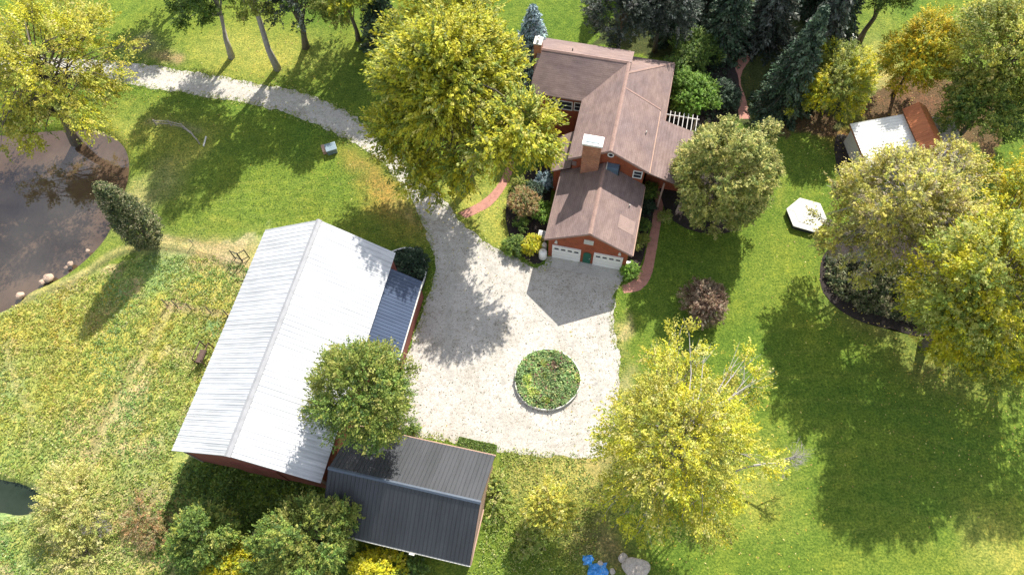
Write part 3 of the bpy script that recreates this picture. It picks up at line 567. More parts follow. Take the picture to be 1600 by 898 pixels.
for x in (-2.95,2.85):
    MB().add([(x-.12,-7.22,3.0),(x+.12,-7.22,3.0),(x,-7.22,3.2),(x-.14,-7.42,2.9),(x+.14,-7.42,2.9)],[(0,1,2),(0,3,4,1),(0,2,3),(1,4,2),(2,4,3)]).build('wall_lamp',M['cream'],H)
sheet_ap=[HW(*p) for p in ((-3.75,-7.28),(3.7,-7.28),(3.62,-8.45),(-3.75,-8.3))]
sheet('garage_apron',np.array(sheet_ap),.022,M['concrete'],0,50,'pale concrete strip in front of the garage doors')
# main block
MR=8.4; body(-3.0,3.65,0,6.85,6.1,7.98,'y')
roof([(-3.38,-.4,6.22),(.33,-.4,MR),(.33,10.05,MR),(-3.38,10.05,6.22)]); roof([(.334,-.4,MR-.002),(4.03,-.4,6.22),(4.03,7.0,6.22),(.334,7.0,MR-.002)]); cap(-.42,10.0,MR,.33)
q=MB()
for s,xe in ((-1,-3.38),(1,4.03)): q.prism([(xe,-.445,6.17),(.33,-.445,8.36),(.33,-.405,8.36),(xe,-.405,6.17)],-.17)
q.build('rake_trim',M['cedar'],H)
MB().box(4.04,4.12,-.35,6.85,6.02,6.12).build('gutter',M['tan'],H); MB().box(3.96,4.05,-7.6,-.1,3.52,3.62).build('gutter',M['tan'],H)
# left wing
body(-8.0,.2,6.95,13.3,6.05,7.98,'x'); 
roof([(-8.42,6.5,6.18),(-8.42,10.1,8.38),(.55,10.1,8.38),(.55,6.5,6.18)]); roof([(-8.42,10.104,8.378),(-8.42,13.75,6.18),(.55,13.75,6.18),(.55,10.104,8.378)])
q=MB(); q.prism([(-8.42,9.94,8.3),(-8.42,10.1,8.405),(.3,10.1,8.405),(.3,9.94,8.3)],.02); q.prism([(-8.42,10.1,8.407),(-8.42,10.26,8.3),(.3,10.26,8.3),(.3,10.1,8.407)],.02); q.build('ridge_cap',M['cedar'],H)
# rear right, hipped, lower eave
MB().prism([(.1,6.2,4.6),(4.3,6.2,4.6),(4.3,14.0,4.6),(.1,14.0,4.6)],-4.7).build('wall',M['siding'],H)
roof([(.34,6.5,8.2),(.34,9.0,8.2),(4.68,14.5,4.75),(4.68,6.5,4.75)],'shingle',.12); roof([(.33,9.0,8.195),(.5,14.5,4.75),(4.68,14.5,4.745)],'shingle',.12); MB().prism([(.36,9.0,8.22),(.46,8.9,8.15),(4.7,14.35,4.78),(4.62,14.5,4.8)],-.02).build('hip_cap',M['cedar'],H)
MB().prism([(.38,6.9,8.40),(.38,7.06,8.40),(4.06,7.06,6.24),(4.06,6.9,6.24)],-.17).build('rake_trim',M['cedar'],H)
MB().box(4.66,4.76,6.6,14.4,4.55,4.65).build('gutter',M['cedar'],H)
# right porch roof and west porch roof
roof([(3.98,-.25,5.95),(3.98,6.15,5.95),(8.3,6.3,4.45),(8.3,-.25,4.45)],'shingle',.14); MB().prism([(4.0,2.6,4.2),(7.9,2.6,4.2),(7.9,5.9,4.2),(4.0,5.9,4.2)],-4.3).build('wall',M['siding'],H)
for x,y in ((7.9,0.),(5.6,0.)): MB().box(x-.08,x+.08,y-.08,y+.08,0,4.5).build('porch_post',M['cedar'],H)
MB().box(4.0,8.3,-.32,-.26,4.2,4.38).build('porch_beam',M['cedar'],H) if 0 else None
roof([(-4.95,-.2,3.55),(-3.1,-.2,4.75),(-3.1,4.3,4.75),(-4.95,4.0,3.55)],'shingle',.12)
MB().prism([(-4.7,0.1,3.5),(-3.0,.1,3.5),(-3.0,3.9,3.5),(-4.7,3.9,3.5)],-3.6).build('wall',M['siding'],H)
MB().box(-3.02,-2.6,-.05,0.0,4.9,5.5).build('shingled_cheek',M['shingle'],H)
MB().prism([(-6.8,4.2,.25),(-3.0,4.2,.25),(-3.0,6.9,.25),(-6.8,6.9,.25)],-.3).build('porch_floor',M['brick_path'],H)
# chimneys
ch=MB().box(-2.1,-.5,-.78,.1,3.,9.1).build('chimney',M['brick'],H,bevel=.01)
MB().box(-2.2,-.4,-.88,.2,9.1,9.32).build('chimney_cap',M['white'],ch,bevel=.03); MB().box(-1.9,-.7,-.62,-.1,9.32,9.36).build('flue_opening',M['teal'],ch)
ch=MB().box(-8.75,-8.05,9.7,10.6,0,9.15).build('chimney',M['brick'],H); MB().box(-8.8,-8.0,9.65,10.65,9.15,9.27).build('chimney_cap',M['cream'],ch)
q=MB().lathe([(.13,9.27),(.11,9.6)],-8.4,9.95,10).build('chimney_pot',M['white'],ch); q=MB().lathe([(.13,9.27),(.11,9.6)],-8.4,10.35,10).build('chimney_pot',M['white'],ch)
# gable details
window(2.72,3.4,-.02,4.72,5.62)
oc=MB(); oc.tube([(.38,-.05,7.35),(.38,.03,7.35)],.2,16); oc=oc.build('round_window',M['glass'],H); fr=MB()
for i in range(16):
    a0=2*math.pi*i/16; a1=2*math.pi*(i+1)/16; r0,r1=.2,.3
    fr.prism([(.38+r0*math.cos(a0),-.08,7.35+r0*math.sin(a0)),(.38+r1*math.cos(a0),-.08,7.35+r1*math.sin(a0)),(.38+r1*math.cos(a1),-.08,7.35+r1*math.sin(a1)),(.38+r0*math.cos(a1),-.08,7.35+r0*math.sin(a1))],(0,.06,0))
fr.build('frame',M['white'],oc)
hb=MB().box(.25,1.3,-.6,-.03,4.9,6.2).build('roof_hatch',M['bluebox'],H,bevel=.02); MB().box(.15,.245,-.64,-.03,4.8,6.25).build('hatch_trim',M['cream'],hb)
MB().box(1.35,1.41,-.6,-.06,4.8,6.1).build('hatch_trim',M['dark'],hb)
# wing front windows
for x0 in (-6.45,-4.05): window(x0,x0+.55,6.93,4.3,5.3)
window(-5.65,-4.35,6.93,4.2,5.25)
for (u,v) in ((3.1,3.5),(2.9,-3)): 
    z=(8.4-.588*(u-.33)) if v>0 else (6.08-.597*u); MB().lathe([(.06,z-.05),(.05,z+.25)],u,v,8).build('vent_pipe',M['cream'],H)
z=8.38-.6*(10.9-10.1); MB().lathe([(.06,z-.05),(.05,z+.3)],-5.2,10.9,8).build('vent_pipe',M['dark'],H)
# pergola
p=HW(6.3,8.2); PG=empty('pergola',(p[0],p[1],0),HY,'white slatted pergola against the house under the bright green shrub','pergola')
for x,y in ((-1.4,-1.3),(1.5,-1.3),(-1.4,1.4),(1.5,1.4)): MB().box(x-.07,x+.07,y-.07,y+.07,0,2.7).build('post',M['greywhite'],PG)
for y in (-1.25,-.55,1.3): MB().box(-1.75,1.8,y-.04,y+.04,2.7,2.86).build('beam',M['greywhite'],PG)
for i in range(8): MB().box(-1.55+i*.44,-1.48+i*.44,-1.7+(.7 if i%2 else 0),1.7,2.862,2.96).build('rafter',M['greywhite'],PG)
# garden building upper right
p=G2(1329,193,2.6); e0=G2(1406,178,3.1); ang=math.atan2(e0[1]-p[1],e0[0]-p[0]); GB=empty('garden_building',(p[0],p[1],0),ang*.6,'small outbuilding with white and pale metal roofs either side of a rust roof','outbuilding')
MB().prism([(.25,-5.0,2.3),(10.0,-5.0,2.3),(10.0,-.3,2.3),(.25,-.3,2.3)],-2.4).build('wall',mat('white_boards',(.6,.57,.5),.8,.25,3,stretch=(.3,3,3)),GB)
ribbed(MB(),(0,-5.3,2.5),(0,0,2.5),(5.0,-5.3,3.2),(5.0,0,3.2),sp=.33,hr=.06,wr=.08).build('roof',mat('cream_white_metal',(.8,.79,.74),.6,.1,2),GB)
ribbed(MB(),(10.1,-5.3,2.5),(10.1,-.4,2.5),(6.9,-5.3,3.1),(6.9,-.4,3.1),sp=.45).build('roof',M['paleroof'],GB)
MB().prism([(5.05,-5.1,3.6),(6.95,-5.1,3.6),(6.95,.1,3.6),(5.05,.1,3.6)],-3.6).build('centre_wall',mat('rust_boards',(.33,.13,.06),.8,.2,2),GB)
for s in (-1,1): ribbed(MB(),(6.0+1.25*s,-5.4,3.65),(6.0+1.2*s,.3,3.65),(6.0+.01*s,-5.4,4.5),(6.0+.01*s,.3,4.5),sp=.4).build('centre_roof',M['rust'],GB)
MB().box(-.02,.12,-5.3,0,2.30,2.42).build('rake_trim',M['rust'],GB)
# hexagonal deck
hx=[G(*q,.55)[:2] for q in ((1228,326),(1250,310),(1282,318),(1292,344),(1275,363),(1238,352))]; cx,cy=np.mean(hx,0)
HX=empty('hexagonal_platform',(cx,cy,0),0,'low hexagonal platform with a cream top and dark skirt on the lawn','platform')
a0=math.atan2(hx[0][1]-cy,hx[0][0]-cx); rr=np.mean([math.hypot(q[0]-cx,q[1]-cy) for q in hx]); hp=lambda r,z:[(r*math.cos(a0-i*math.pi/3),r*math.sin(a0-i*math.pi/3),z) for i in range(6)]
MB().prism(hp(rr*.95,.48),-.5).build('skirt',M['dark'],HX); q=MB(); q.prism(hp(rr,.56),-.08); q.build('top',M['cream'],HX,bevel=.015)
for (x,y,z) in hp(rr*.97,.57):
    t_=np.array([-y,x])/math.hypot(x,y)*.035; q=MB(); q.prism([(x*.64-t_[0],y*.64-t_[1],.585),(x*.64+t_[0],y*.64+t_[1],.585),(x+t_[0],y+t_[1],.585),(x-t_[0],y-t_[1],.585)],-.02); q.build('seam',M['greywhite'],HX)
MB().prism(hp(rr*.62,.60),-.035).build('lid',mat('cream_lid',(.52,.50,.45),.6,.12,1.5),HX,bevel=.01); MB().prism(hp(rr*.22,.635),-.034).build('centre_cap',M['cream'],HX)
# round planter bed
PL=empty('round_planter',G(855,594),0,'round raised flower bed with a white rim in the gravel yard','planter')
pc=G2(855,594); ring=[G2(855+52*math.cos(a)*(1+.02*math.cos(3*a)),594+48*math.sin(a))-pc for a in np.linspace(0,2*math.pi,41)[:-1]]
ring=np.array(ring); q=MB()
for i in range(40):
    a=ring[i];b_=ring[(i+1)%40]; q.prism([(*a,.32),(*b_,.32),(*(b_*.968),.32),(*(a*.968),.32)],-.34)
q.build('rim',M['cream'],PL); MB().prism([(*(a*.966),.2) for a in ring],-.22).build('soil',M['mulch'],PL)
rg=np.random.default_rng(5); n=2600; a=rg.uniform(0,6.283,n); r_=np.sqrt(rg.random(n))*.95; P0=np.stack([np.interp(a,np.linspace(0,6.283,41),np.append(ring[:,0],ring[0,0])),np.interp(a,np.linspace(0,6.283,41),np.append(ring[:,1],ring[0,1]))],1)*r_[:,None]
hn=vnoise(P0[:,0],P0[:,1],.5,77); k=np.repeat(np.arange(n),7); P=np.stack([P0[k,0],P0[k,1],.25+hn[k]*.35*rg.random(len(k))],1)+rg.normal(size=(len(k),3))*.07; P[:,2]=np.maximum(P[:,2],.22)
gc=pick('garden',n,rg); g1=vnoise(P0[:,0],P0[:,1],.9,12); g2=vnoise(P0[:,0],P0[:,1],.7,15); gc[g1>.82]=pick('purple',n,rg)[g1>.82]; gc[g2>.72]=pick('meadow',n,rg)[g2>.72]; P[:,2]-=np.where(vnoise(P[:,0],P[:,1],.55,19)<.22,.15,0); P[:,2]=np.maximum(P[:,2],.16)
C_=gc[k]*(.7+.6*vnoise(P[:,0],P[:,1],.8,5))[:,None]; C_=np.clip(C_*1.25,0,.8); D_=np.tile([0,0,1.],(len(k),1)); A_,B_=leaves(P,D_,.17,.6,rg); quads('plants',P,A_,B_,C_,M['leaf'],PL)['kind']='stuff'
# curved edging around the shrub at the lean-to end
pts=smooth(pix([(612,394),(632,388),(650,391),(661,402),(666,420),(662,440),(655,458)],.5),5); c0=pts.mean(0)
ED=empty('curved_railing',(c0[0],c0[1],0),0,'curved white rail wall round the dark shrub beside the lean-to','railing'); q=MB(); q2=MB()
for i in range(len(pts)-1):
    a=pts[i]-c0;b_=pts[i+1]-c0; t=unit(b_-a); nn=np.array([-t[1],t[0]])*.06; q.prism([(*(a+nn),.62),(*(b_+nn),.62),(*(b_-nn),.62),(*(a-nn),.62)],-.07); q2.prism([(*(a+nn*.6),.548),(*(b_+nn*.6),.548),(*(b_-nn*.6),.548),(*(a-nn*.6),.548)],-.6)
q.build('rail',M['white'],ED); q2.build('panel',M['dark'],ED)
# ---------------------------------------------------------------- small things
def boxy(name,px,py,w,d_,h,matn,label,cat,rz=HY,h0=None):
    p=G(px,py,0); e=empty(name,p,rz,label,cat); MB().box(-w/2,w/2,-d_/2,d_/2,0,h).build('body',M[matn],e,bevel=.03); return e
e=boxy('air_conditioner',847,372,.75,.75,.8,'white','white air conditioning unit beside the garage wall','air conditioner')
MB().lathe([(.3,.8),(.3,.83),(.05,.84)],0,0,16).build('fan_grille',mat('grille_grey',(.3,.3,.31),.5,.2,6),e)
for k,(px,py,r,h,lb) in enumerate(((850,389,.26,1.0,'smaller white propane tank near the air conditioner'),(848,402,.38,1.25,'larger white propane tank at the garage corner'))):
    p=G(px,py); e=empty('propane_tank',p,0,lb,'propane tank','white tanks beside the garage'); MB().lathe([(r*.8,0),(r,.1),(r,h-.2),(r*.8,h-.06),(r*.35,h)],0,0,20).build('tank',M['white'],e,smooth=True)
    MB().lathe([(r*.3,h-.01),(r*.3,h+.12),(r*.2,h+.14)],0,0,12).build('collar',M['cream'],e)
e=boxy('utility_box',980,418,.4,.3,1.0,'white','white utility cabinet at the right garage corner','utility box'); MB().box(-.18,.18,-.17,-.152,.15,.9).build('door',M['cream'],e)
e=boxy('well_housing',519,236,1.0,.9,.65,'teal','teal metal utility housing on the lawn by the drive','utility box',.3); MB().box(-.56,.56,-.5,.5,.652,.72).build('lid',mat('pale_blue_lid',(.20,.26,.29),.35,.15,2),e,bevel=.02); 
p=G(509,236); e=empty('planter_box',p,.3,'weathered tan planter board beside the teal housing','planter box'); MB().prism([(-.3,-.4,.45),(.05,-.4,.45),(.05,.45,.55),(-.3,.45,.55)],-.46).build('board',M['tan'],e)
p=G(1327,66); e=empty('beehive',p,.2,'small white box with a dark front on the far lawn','box'); MB().box(-.35,.35,-.3,.3,0,.7).build('body',M['white'],e,bevel=.02); MB().box(-.3,.3,-.34,-.302,.05,.4).build('opening',M['dark'],e); MB().box(-.4,.4,-.35,.35,.702,.78).build('lid',M['white'],e)
def rock(name,label,px,py,r,seed,cat='rock',group=None,sz=.6,matn='stone',asp=1.,z=0):
    rg=np.random.default_rng(seed); bm=bmesh.new(); bmesh.ops.create_icosphere(bm,subdivisions=3,radius=1)
    a_=rg.normal(size=(7,3)); a_/=np.linalg.norm(a_,axis=1)[:,None]
    for v in bm.verts:
        c_=np.array(v.co); k=1-.28*max(0,max(float(c_@q) for q in a_)-.72)*2.6; v.co*=k; v.co.x*=r*asp; v.co.y*=r; v.co.z*=r*sz
        v.co.z+=r*sz*.45
    for v in bm.verts:
        k=1+.16*(float(vnoise(np.array([v.co.x/r+v.co.z*2]),np.array([v.co.y/r-v.co.z]),.35,seed+3)[0])-.5); v.co*=k
    me=bpy.data.meshes.new(name); bm.to_mesh(me); bm.free(); me.materials.append(M[matn]); o=bpy.data.objects.new(name,me); COL.objects.link(o); p=G(px,py); o.location=(p[0],p[1],z); o.rotation_euler=(0,0,seed*.9)
    return tag(o,label,cat,group)
rock('boulder','large pale boulder at the bottom of the frame',992,887,.85,0,asp=1.35,sz=.55)
rock('rock','brown rock touching the large pale boulder',973,871,.4,4); rock('rock','square beige stone above the blue tarp',938,880,.26,5); rock('rock','small beige stone right of the blue tarp',957,892,.24,6)
rock('rock','grey rock between the shrubs below the barn',402,838,.5,8)
for k,(px,py,r) in enumerate([(26,458,.5),(60,437,.42),(70,431,.62),(97,414,.25),(104,408,.36),(131,388,.28)]):
    rock('shore_rock','pinkish rock on the pond shore',px+5,py+3,r*.8,20+k,'rock','rocks on the pond shore',z=-.15,matn='shorestone')
# blue tarp heap
for (px,py,r,lb,sd) in ((919,874,.42,'small bright blue tarp bundle',1),(934,893,.75,'large crumpled blue tarp heap at the frame bottom',2)):
    rg=np.random.default_rng(sd); n=22; q=MB(); g=[]
    for i in range(n):
        for j in range(n):
            x=(i/(n-1)-.5)*2;y=(j/(n-1)-.5)*2; d_=max(0,1-(x*x+y*y)*.8); g.append((x*r*(1+.1*math.sin(5*y+sd)),y*r*.85,.03+r*.55*d_*(.55+.8*vnoise(x*r,y*r,.22,sd*3))))
    q.add(g,[(i*n+j,i*n+j+1,(i+1)*n+j+1,(i+1)*n+j) for i in range(n-1) for j in range(n-1)]); o=q.build('tarp',M['tarp'],None); p=G(px,py); o.location=p; o.location.z=.002; tag(o,lb,'tarp')
# fences
def fence(name,pts,label,cat,h=1.2,rails=(.5,1.0),matn='weathered',pr=.06,rr_=.03,group=None):
    P=[G(*p) for p in pts]; o=P[0]; e=empty(name,o,0,label,cat,group)
    for p in P: d_=p-o; MB().tube([(d_[0],d_[1],-.1),(d_[0]+.02,d_[1],h)],pr,6).build('post',M[matn],e)
    for z in rails:
        q=MB()
        q.tube([tuple((p-o)+np.array([0,0,z])) for p in P],rr_,5); q.build('rail',M[matn],e)
    return e
fence('wire_fence',[(263,478),(278,480),(300,484),(330,489),(357,494)],'low wire fence running to the barn with a leaning corner post','fence',1.4,(.4,.8,1.2),'bark',.05,.012)
fence('wire_fence',[(250,372),(302,382),(366,402)],'thin wire fence from the cone shaped tree toward the pipe gates','fence',1.0,(.5,.9),'bark',.035,.01)
fence('pipe_gate',[(368,404),(379,408)],'dark open pipe gate farther from the barn','gate',1.6,(.3,1.5),'dark',.05,.04,'pipe gates by the barn')
fence('pipe_gate',[(379,409),(390,403)],'dark open pipe gate nearest the barn roof edge','gate',1.6,(.3,1.5),'dark',.05,.04,'pipe gates by the barn')
fence('split_rail_fence',[(245,196),(268,197),(288,202),(303,214),(312,225)],'broken grey split rail fence in the grass below the drive','fence',.9,(.35,.75),'weathered',.07,.05)
p=G(320,222); o=MB().tube([(0,-.6,.1),(.1,.6,.12)],.09,8).build('log',M['cream']); o.location=(p[0],p[1],0); tag(o,'pale fallen log beside the broken rail fence','log')
p=G(322,556); e=empty('feed_rack',p,-.25,'rusty red feed rack standing at the barn long side','feed rack')
for x in (-.4,.4): MB().box(x-.04,x+.04,-.9,-.8,0,1.3).build('leg',M['rail'],e); MB().box(x-.04,x+.04,.8,.9,0,1.3).build('leg',M['rail'],e)
MB().box(-.3,.3,-.9,.3,.7,.78).build('tray',M['rail'],e); MB().box(-.45,-.38,-.9,.9,1.22,1.3).box(.38,.45,-.9,.9,1.22,1.3).build('side_rail',M['rail'],e)
# ---------------------------------------------------------------- trees
tree('maple_tree','huge yellow maple beside the drive left of the house','tree',706,130,11.6,4.9,6.4,'yellow',3600,.36,seed=3,base=(735,288),trunk_r=.42,lobes=34,spl=1.5,nl=14,hollow=.5,lobe_r=(.24,.38),along=.8,asp=.42,pal2='olive',p2=.22,updir=1.1,
  spread=.055,gap=.22,extra=((620,110,11.5,1.7,1.6,200),(785,110,12,1.8,1.8,240),(660,170,10,2.2,1.8,260),(722,252,7.5,1.9,1.3,230),(770,222,10.5,2.3,2.0,380),(690,285,5,1.8,1.2,180),(622,205,8,2.3,2.2,420),(822,205,11.5,2.3,2.6,620),(650,65,12,2.6,2.5,450),(742,40,12,2.2,2.6,350),(650,265,6.5,2.1,1.4,240),(700,5,15,3.0,2.6,350)))
tree('pond_tree','large yellow tree with dark limbs leaning over the pond','tree',85,105,9.5,7.2,5.0,'paleyellow',2500,.27,seed=4,base=(118,222),trunk_r=.45,lobes=38,spl=1.1,hollow=.45,gap=.52,along=.6,lobe_r=(.18,.32),twigs=1,pal2='yellow',p2=.4,
  extra=((50,185,4.5,3.,1.8,330),(150,178,5,2.2,1.5,200),(0,215,3.5,2.6,1.5,230),(20,150,6,3.5,2.5,420),(150,60,10,3.5,2.5,380),(160,140,6,2.4,2.0,240),(0,40,11,4,3,380)))
tree('tall_tree','tall bare trunked tree whose shadow crosses the drive','tree',330,-70,11,4.6,4.6,'green',1300,.27,seed=5,base=(362,90),trunk_r=.3,bark='palebark',lobes=24,lobe_r=(.22,.36),extra=((300,22,7,2.0,1.6,260),(330,0,9,2.2,1.8,200)))
tree('tall_tree','tall slanting grey trunk tree right of the bare trunked one','tree',370,-80,14,4.8,4.6,'olive',1300,.27,seed=6,base=(434,108),trunk_r=.33,bark='palebark',lobes=24,lobe_r=(.22,.36),extra=((395,20,9,1.8,1.5,110),))
tree('tall_tree','dark green tree standing behind the shaded lawn at the frame top','tree',468,0,8.5,3.2,3,'green',900,.27,seed=7,base=(478,74),trunk_r=.35,lobes=16,pal2='grey',p2=.4)
tree('tall_tree','yellow green tree left of the black conifer at the frame top','tree',535,0,9,2.8,3.2,'olive',850,.27,seed=8,base=(560,62),trunk_r=.25,lobes=14,pal2='yellow',p2=.3)
tree('tall_tree','leafy tree beyond the drive, hidden mostly above the frame','tree',560,-110,11,5.5,5,'green',1300,.3,seed=61,trunk_r=.35,lobes=24,group='trees past the top edge')
tree('tall_tree','leafy tree beyond the drive, hidden mostly above the frame','tree',660,-110,11,5.,5,'green',1100,.3,seed=62,trunk_r=.35,lobes=22,group='trees past the top edge')
tree('tall_tree','leafy tree beyond the drive, hidden mostly above the frame','tree',240,-75,7,3.6,3.2,'green',700,.3,seed=63,trunk_r=.3,lobes=16,group='trees past the top edge')
conifer('conifer','nearly black conifer at the top edge left of the yellow maple','conifer',602,66,11,2.6,'deep',9,droop=.3)
conifer('blue_spruce','slender blue spruce at the left chimney of the house','conifer',832,124,10.0,3.0,'blue',10,droop=.15,dens=1.35,needle=.34)
# evergreens behind the house
for i,(bx,by,H_,Rb,pal,dr,lb) in enumerate(((1216,170,13.5,3.2,'deep',.5,'tall drooping spruce beside the brick path behind the house'),(1255,120,13,3.6,'grey',.5,'drooping grey green spruce right of the tallest one'),
  (1125,75,12,3.4,'deep',.4,'dark spruce at the top of the brick path'),(1290,70,11,3.,'deep',.4,'dark spruce at the edge of the far lawn'),(1060,55,10,3.,'deep',.35,'dark spruce behind the rear roof corner'),(1010,-10,11,3.2,'deep',.35,'dark spruce at the top edge above the dark leaved trees'),(1120,0,12,3.4,'deep',.4,'dark spruce on the top edge above the rear shrubs'),(1270,10,12,3.4,'deep',.45,'dark spruce on the top edge nearest the far lawn'),(960,-25,10,2.8,'green',.35,'green conifer at the top edge shading the back lawn'),(1190,60,13,3.8,'grey',.5,'tall dark spruce cut by the top edge'))):
    conifer('spruce_tree',lb,'conifer',bx,by,H_,Rb,pal,30+i,'evergreens behind the house',dr)
tree('dark_tree','dark grey leaved tree behind the left wing roof','tree',975,22,6.0,3.4,3.8,'grey',1300,.26,seed=12,trunk_r=.25,lobes=20)
tree('dark_tree','dark leaved tree filling the gap above the rear roof','tree',1040,0,7.,3.2,3.6,'grey',900,.26,seed=13,trunk_r=.25,lobes=18)
bush('shrub','rounded mid green shrub behind the rear roof','shrub',1085,82,2.5,3.6,'green',1000,.2,14,spl=.45)
bush('shrub','bright green leafy shrub overhanging the pergola','shrub',1082,152,2.2,4.2,'bright',900,.26,15,spl=.5)
bush('shrub','dark green shrub between the pergola shrub and brick path','shrub',1130,150,1.3,2.2,'deep',380,.2,16,spl=.45)
bush('shrub','small dark green shrub against the rear roof edge','shrub',1050,118,1.5,3.2,'green',380,.2,17,spl=.4)
tree('round_tree','dense round olive green tree right of the house porch','tree',1134,270,6.5,4.3,5.8,'roundolive',4300,.23,seed=18,trunk_r=.25,lobes=44,spl=.55,hollow=.62,spread=.12,extra=((1118,325,3.2,2.6,2.2,480),(1160,318,3.4,2.3,2.2,380)),lobe_r=(.2,.28),flatbot=.75,nl=13)
bush('smoke_bush','round purple brown bush alone on the lawn','bush',1099,474,1.75,3.0,'purple',1000,.17,19,spl=.4,lobes=20)
tree('yellow_tree','broad thin pale yellow tree below the gravel yard','tree',1062,690,8.6,5.9,5.6,'paleyellow',2500,.23,seed=20,trunk_r=.35,bark='palebark',twigs=2,lobes=44,spl=.95,hollow=.4,lobe_r=(.18,.3),nl=12,gap=.2,pal2='yellow',p2=.4,
  extra=((1165,590,8,2.2,1.5,150),(1060,560,9,2.4,2,180),(985,790,6,2.6,2,200),(1100,800,6,2.6,2,240)))
# bare dead limbs of the same yellow tree reach over the lawn: a leafless sapling beside it
rg=np.random.default_rng(91); b=G(1150,735); e=empty('bare_tree',b,0,'bare pale leafless branches sticking out right of the pale yellow tree','tree'); q=MB()
def rec(p,d,l,r,dep):
    e_=p+d*l; q.tube([p,(p+e_)/2+rg.normal(size=3)*l*.06,e_],[r,r*.75,r*.5],5,False)
    if dep:
        for _ in range(4): rec(p+(e_-p)*rg.uniform(.45,1),unit(d+rg.normal(size=3)*.5),l*rg.uniform(.5,.75),r*.5,dep-1)
rec(np.array([0,0,-.1]),unit(np.array([.35,-.05,1.])),2.4,.1,0); rec(np.array([.8,-.1,2.2]),unit(np.array([1.,-.05,.4])),2.1,.1,4); q.build('branches',M['palebark'],e)
tree('corner_tree','olive green tree between the white roofed barn and the charcoal shed','tree',568,612,9.2,3.75,4.0,'olive',2200,.22,seed=21,trunk_r=.28,lobes=34,spl=.85,hollow=.5,lobe_r=(.2,.32),nl=13,pal2='green',p2=.45,updir=.6)
tree('brown_tree','large thinning brown and olive tree in the mulch bed','tree',1408,325,9.2,5.6,5.4,'brown',3200,.25,seed=22,trunk_r=.35,bark='palebark',twigs=1,lobes=44,spl=.8,hollow=.45,lobe_r=(.18,.3),nl=12,gap=.4,
  extra=((1325,300,8,2.2,2,200),(1335,395,6,2.6,2.2,380),(1310,360,7,2.2,2,260),(1490,262,9,2.6,2,420)))
tree('yellow_tree','big bright yellow green tree at the right edge','tree',1528,452,10.,5.0,6.4,'lemon',3100,.27,seed=23,base=(1442,540),gap=.34,trunk_r=.35,lobes=44,spl=1.,hollow=.5,lobe_r=(.2,.32),pal2='olive',p2=.45,extra=((1590,560,6,2.4,2,260),(1600,340,10,3.,3,380),(1465,520,4,2.4,2,340),(1500,545,4.5,2.4,2,300)))
tree('yellow_tree','yellow tree cut off by the right edge above the brightest one','tree',1610,290,7,3.2,4.5,'gold',900,.24,seed=24,trunk_r=.3,lobes=18)
tree('yellow_tree','yellow green tree at the right edge lowest of the row','tree',1680,465,9,4.2,6,'lemon',1100,.26,seed=25,trunk_r=.3,lobes=22,pal2='olive',p2=.5,extra=((1555,560,4.5,2.4,2,280),))
tree('orange_tree','golden orange tree behind the garden building','tree',1433,92,5.0,2.9,4.2,'gold',1700,.22,seed=26,trunk_r=.2,lobes=26,spl=.7,extra=((1455,50,7,2,2,200),))
tree('round_tree','yellow green rounded tree left of the golden orange one','tree',1308,132,4.0,3.3,3.8,'olive',1500,.22,seed=27,trunk_r=.22,lobes=26,spl=.6,pal2='lemon',p2=.45,extra=((1260,160,2.5,1.6,1.5,160),))
tree('spreading_tree','large mixed green and straw coloured tree in the upper right corner','tree',1572,85,8,4.5,6.0,'olive',2300,.27,seed=28,trunk_r=.4,lobes=34,pal2='paleyellow',p2=.5,spl=1.)
tree('spreading_tree','green tree at the top edge behind the golden orange one','tree',1388,-18,7,2.6,3.4,'green',800,.26,seed=29,trunk_r=.3,lobes=18,pal2='olive',p2=.3)
tree('spreading_tree','dark green tree right of the garden building','tree',1530,175,4.5,3.4,3.6,'green',1100,.26,seed=64,trunk_r=.3,lobes=20,pal2='olive',p2=.4)
# cone shaped thuja
def cone_tree(name,label,bx,by,H_,Rm,pal,n,seed):
    rg=np.random.default_rng(seed); b=G(bx,by); e=empty(name,b,0,label,'tree'); MB().tube([(0,0,-.1),(0,0,H_*.9)],[.2,.03],8).build('trunk',M['bark'],e)
    t=rg.random(n)**.8; z=.5+t*(H_-.5); pr=Rm*np.minimum(1,(.35+t*3.2))*(1-t**1.9)**.75+.08; a=rg.uniform(0,6.283,n); r_=pr*(rg.uniform(.6,1.05,n)+.2*(vnoise(a*2,z,.7,seed)-.5))
    base=np.stack([r_*np.cos(a),r_*np.sin(a),z],1); D=unit(np.stack([np.cos(a),np.sin(a),np.full(n,.9)],1)); k=np.repeat(np.arange(n),10)
    P=base[k]+D[k]*rg.uniform(-.1,.3,len(k))[:,None]+rg.normal(size=(len(k),3))*.1; A,B=leaves(P,D[k],.17,.55,rg); C=pick(pal,n,rg)[k]*rg.uniform(.8,1.2,(len(k),1)); quads('crown',P,A,B,C,M['leaf'],e)
cone_tree('conical_tree','narrow conical evergreen casting a long shadow beside the pond',242,381,9.8,1.75,'thuja',2600,40)
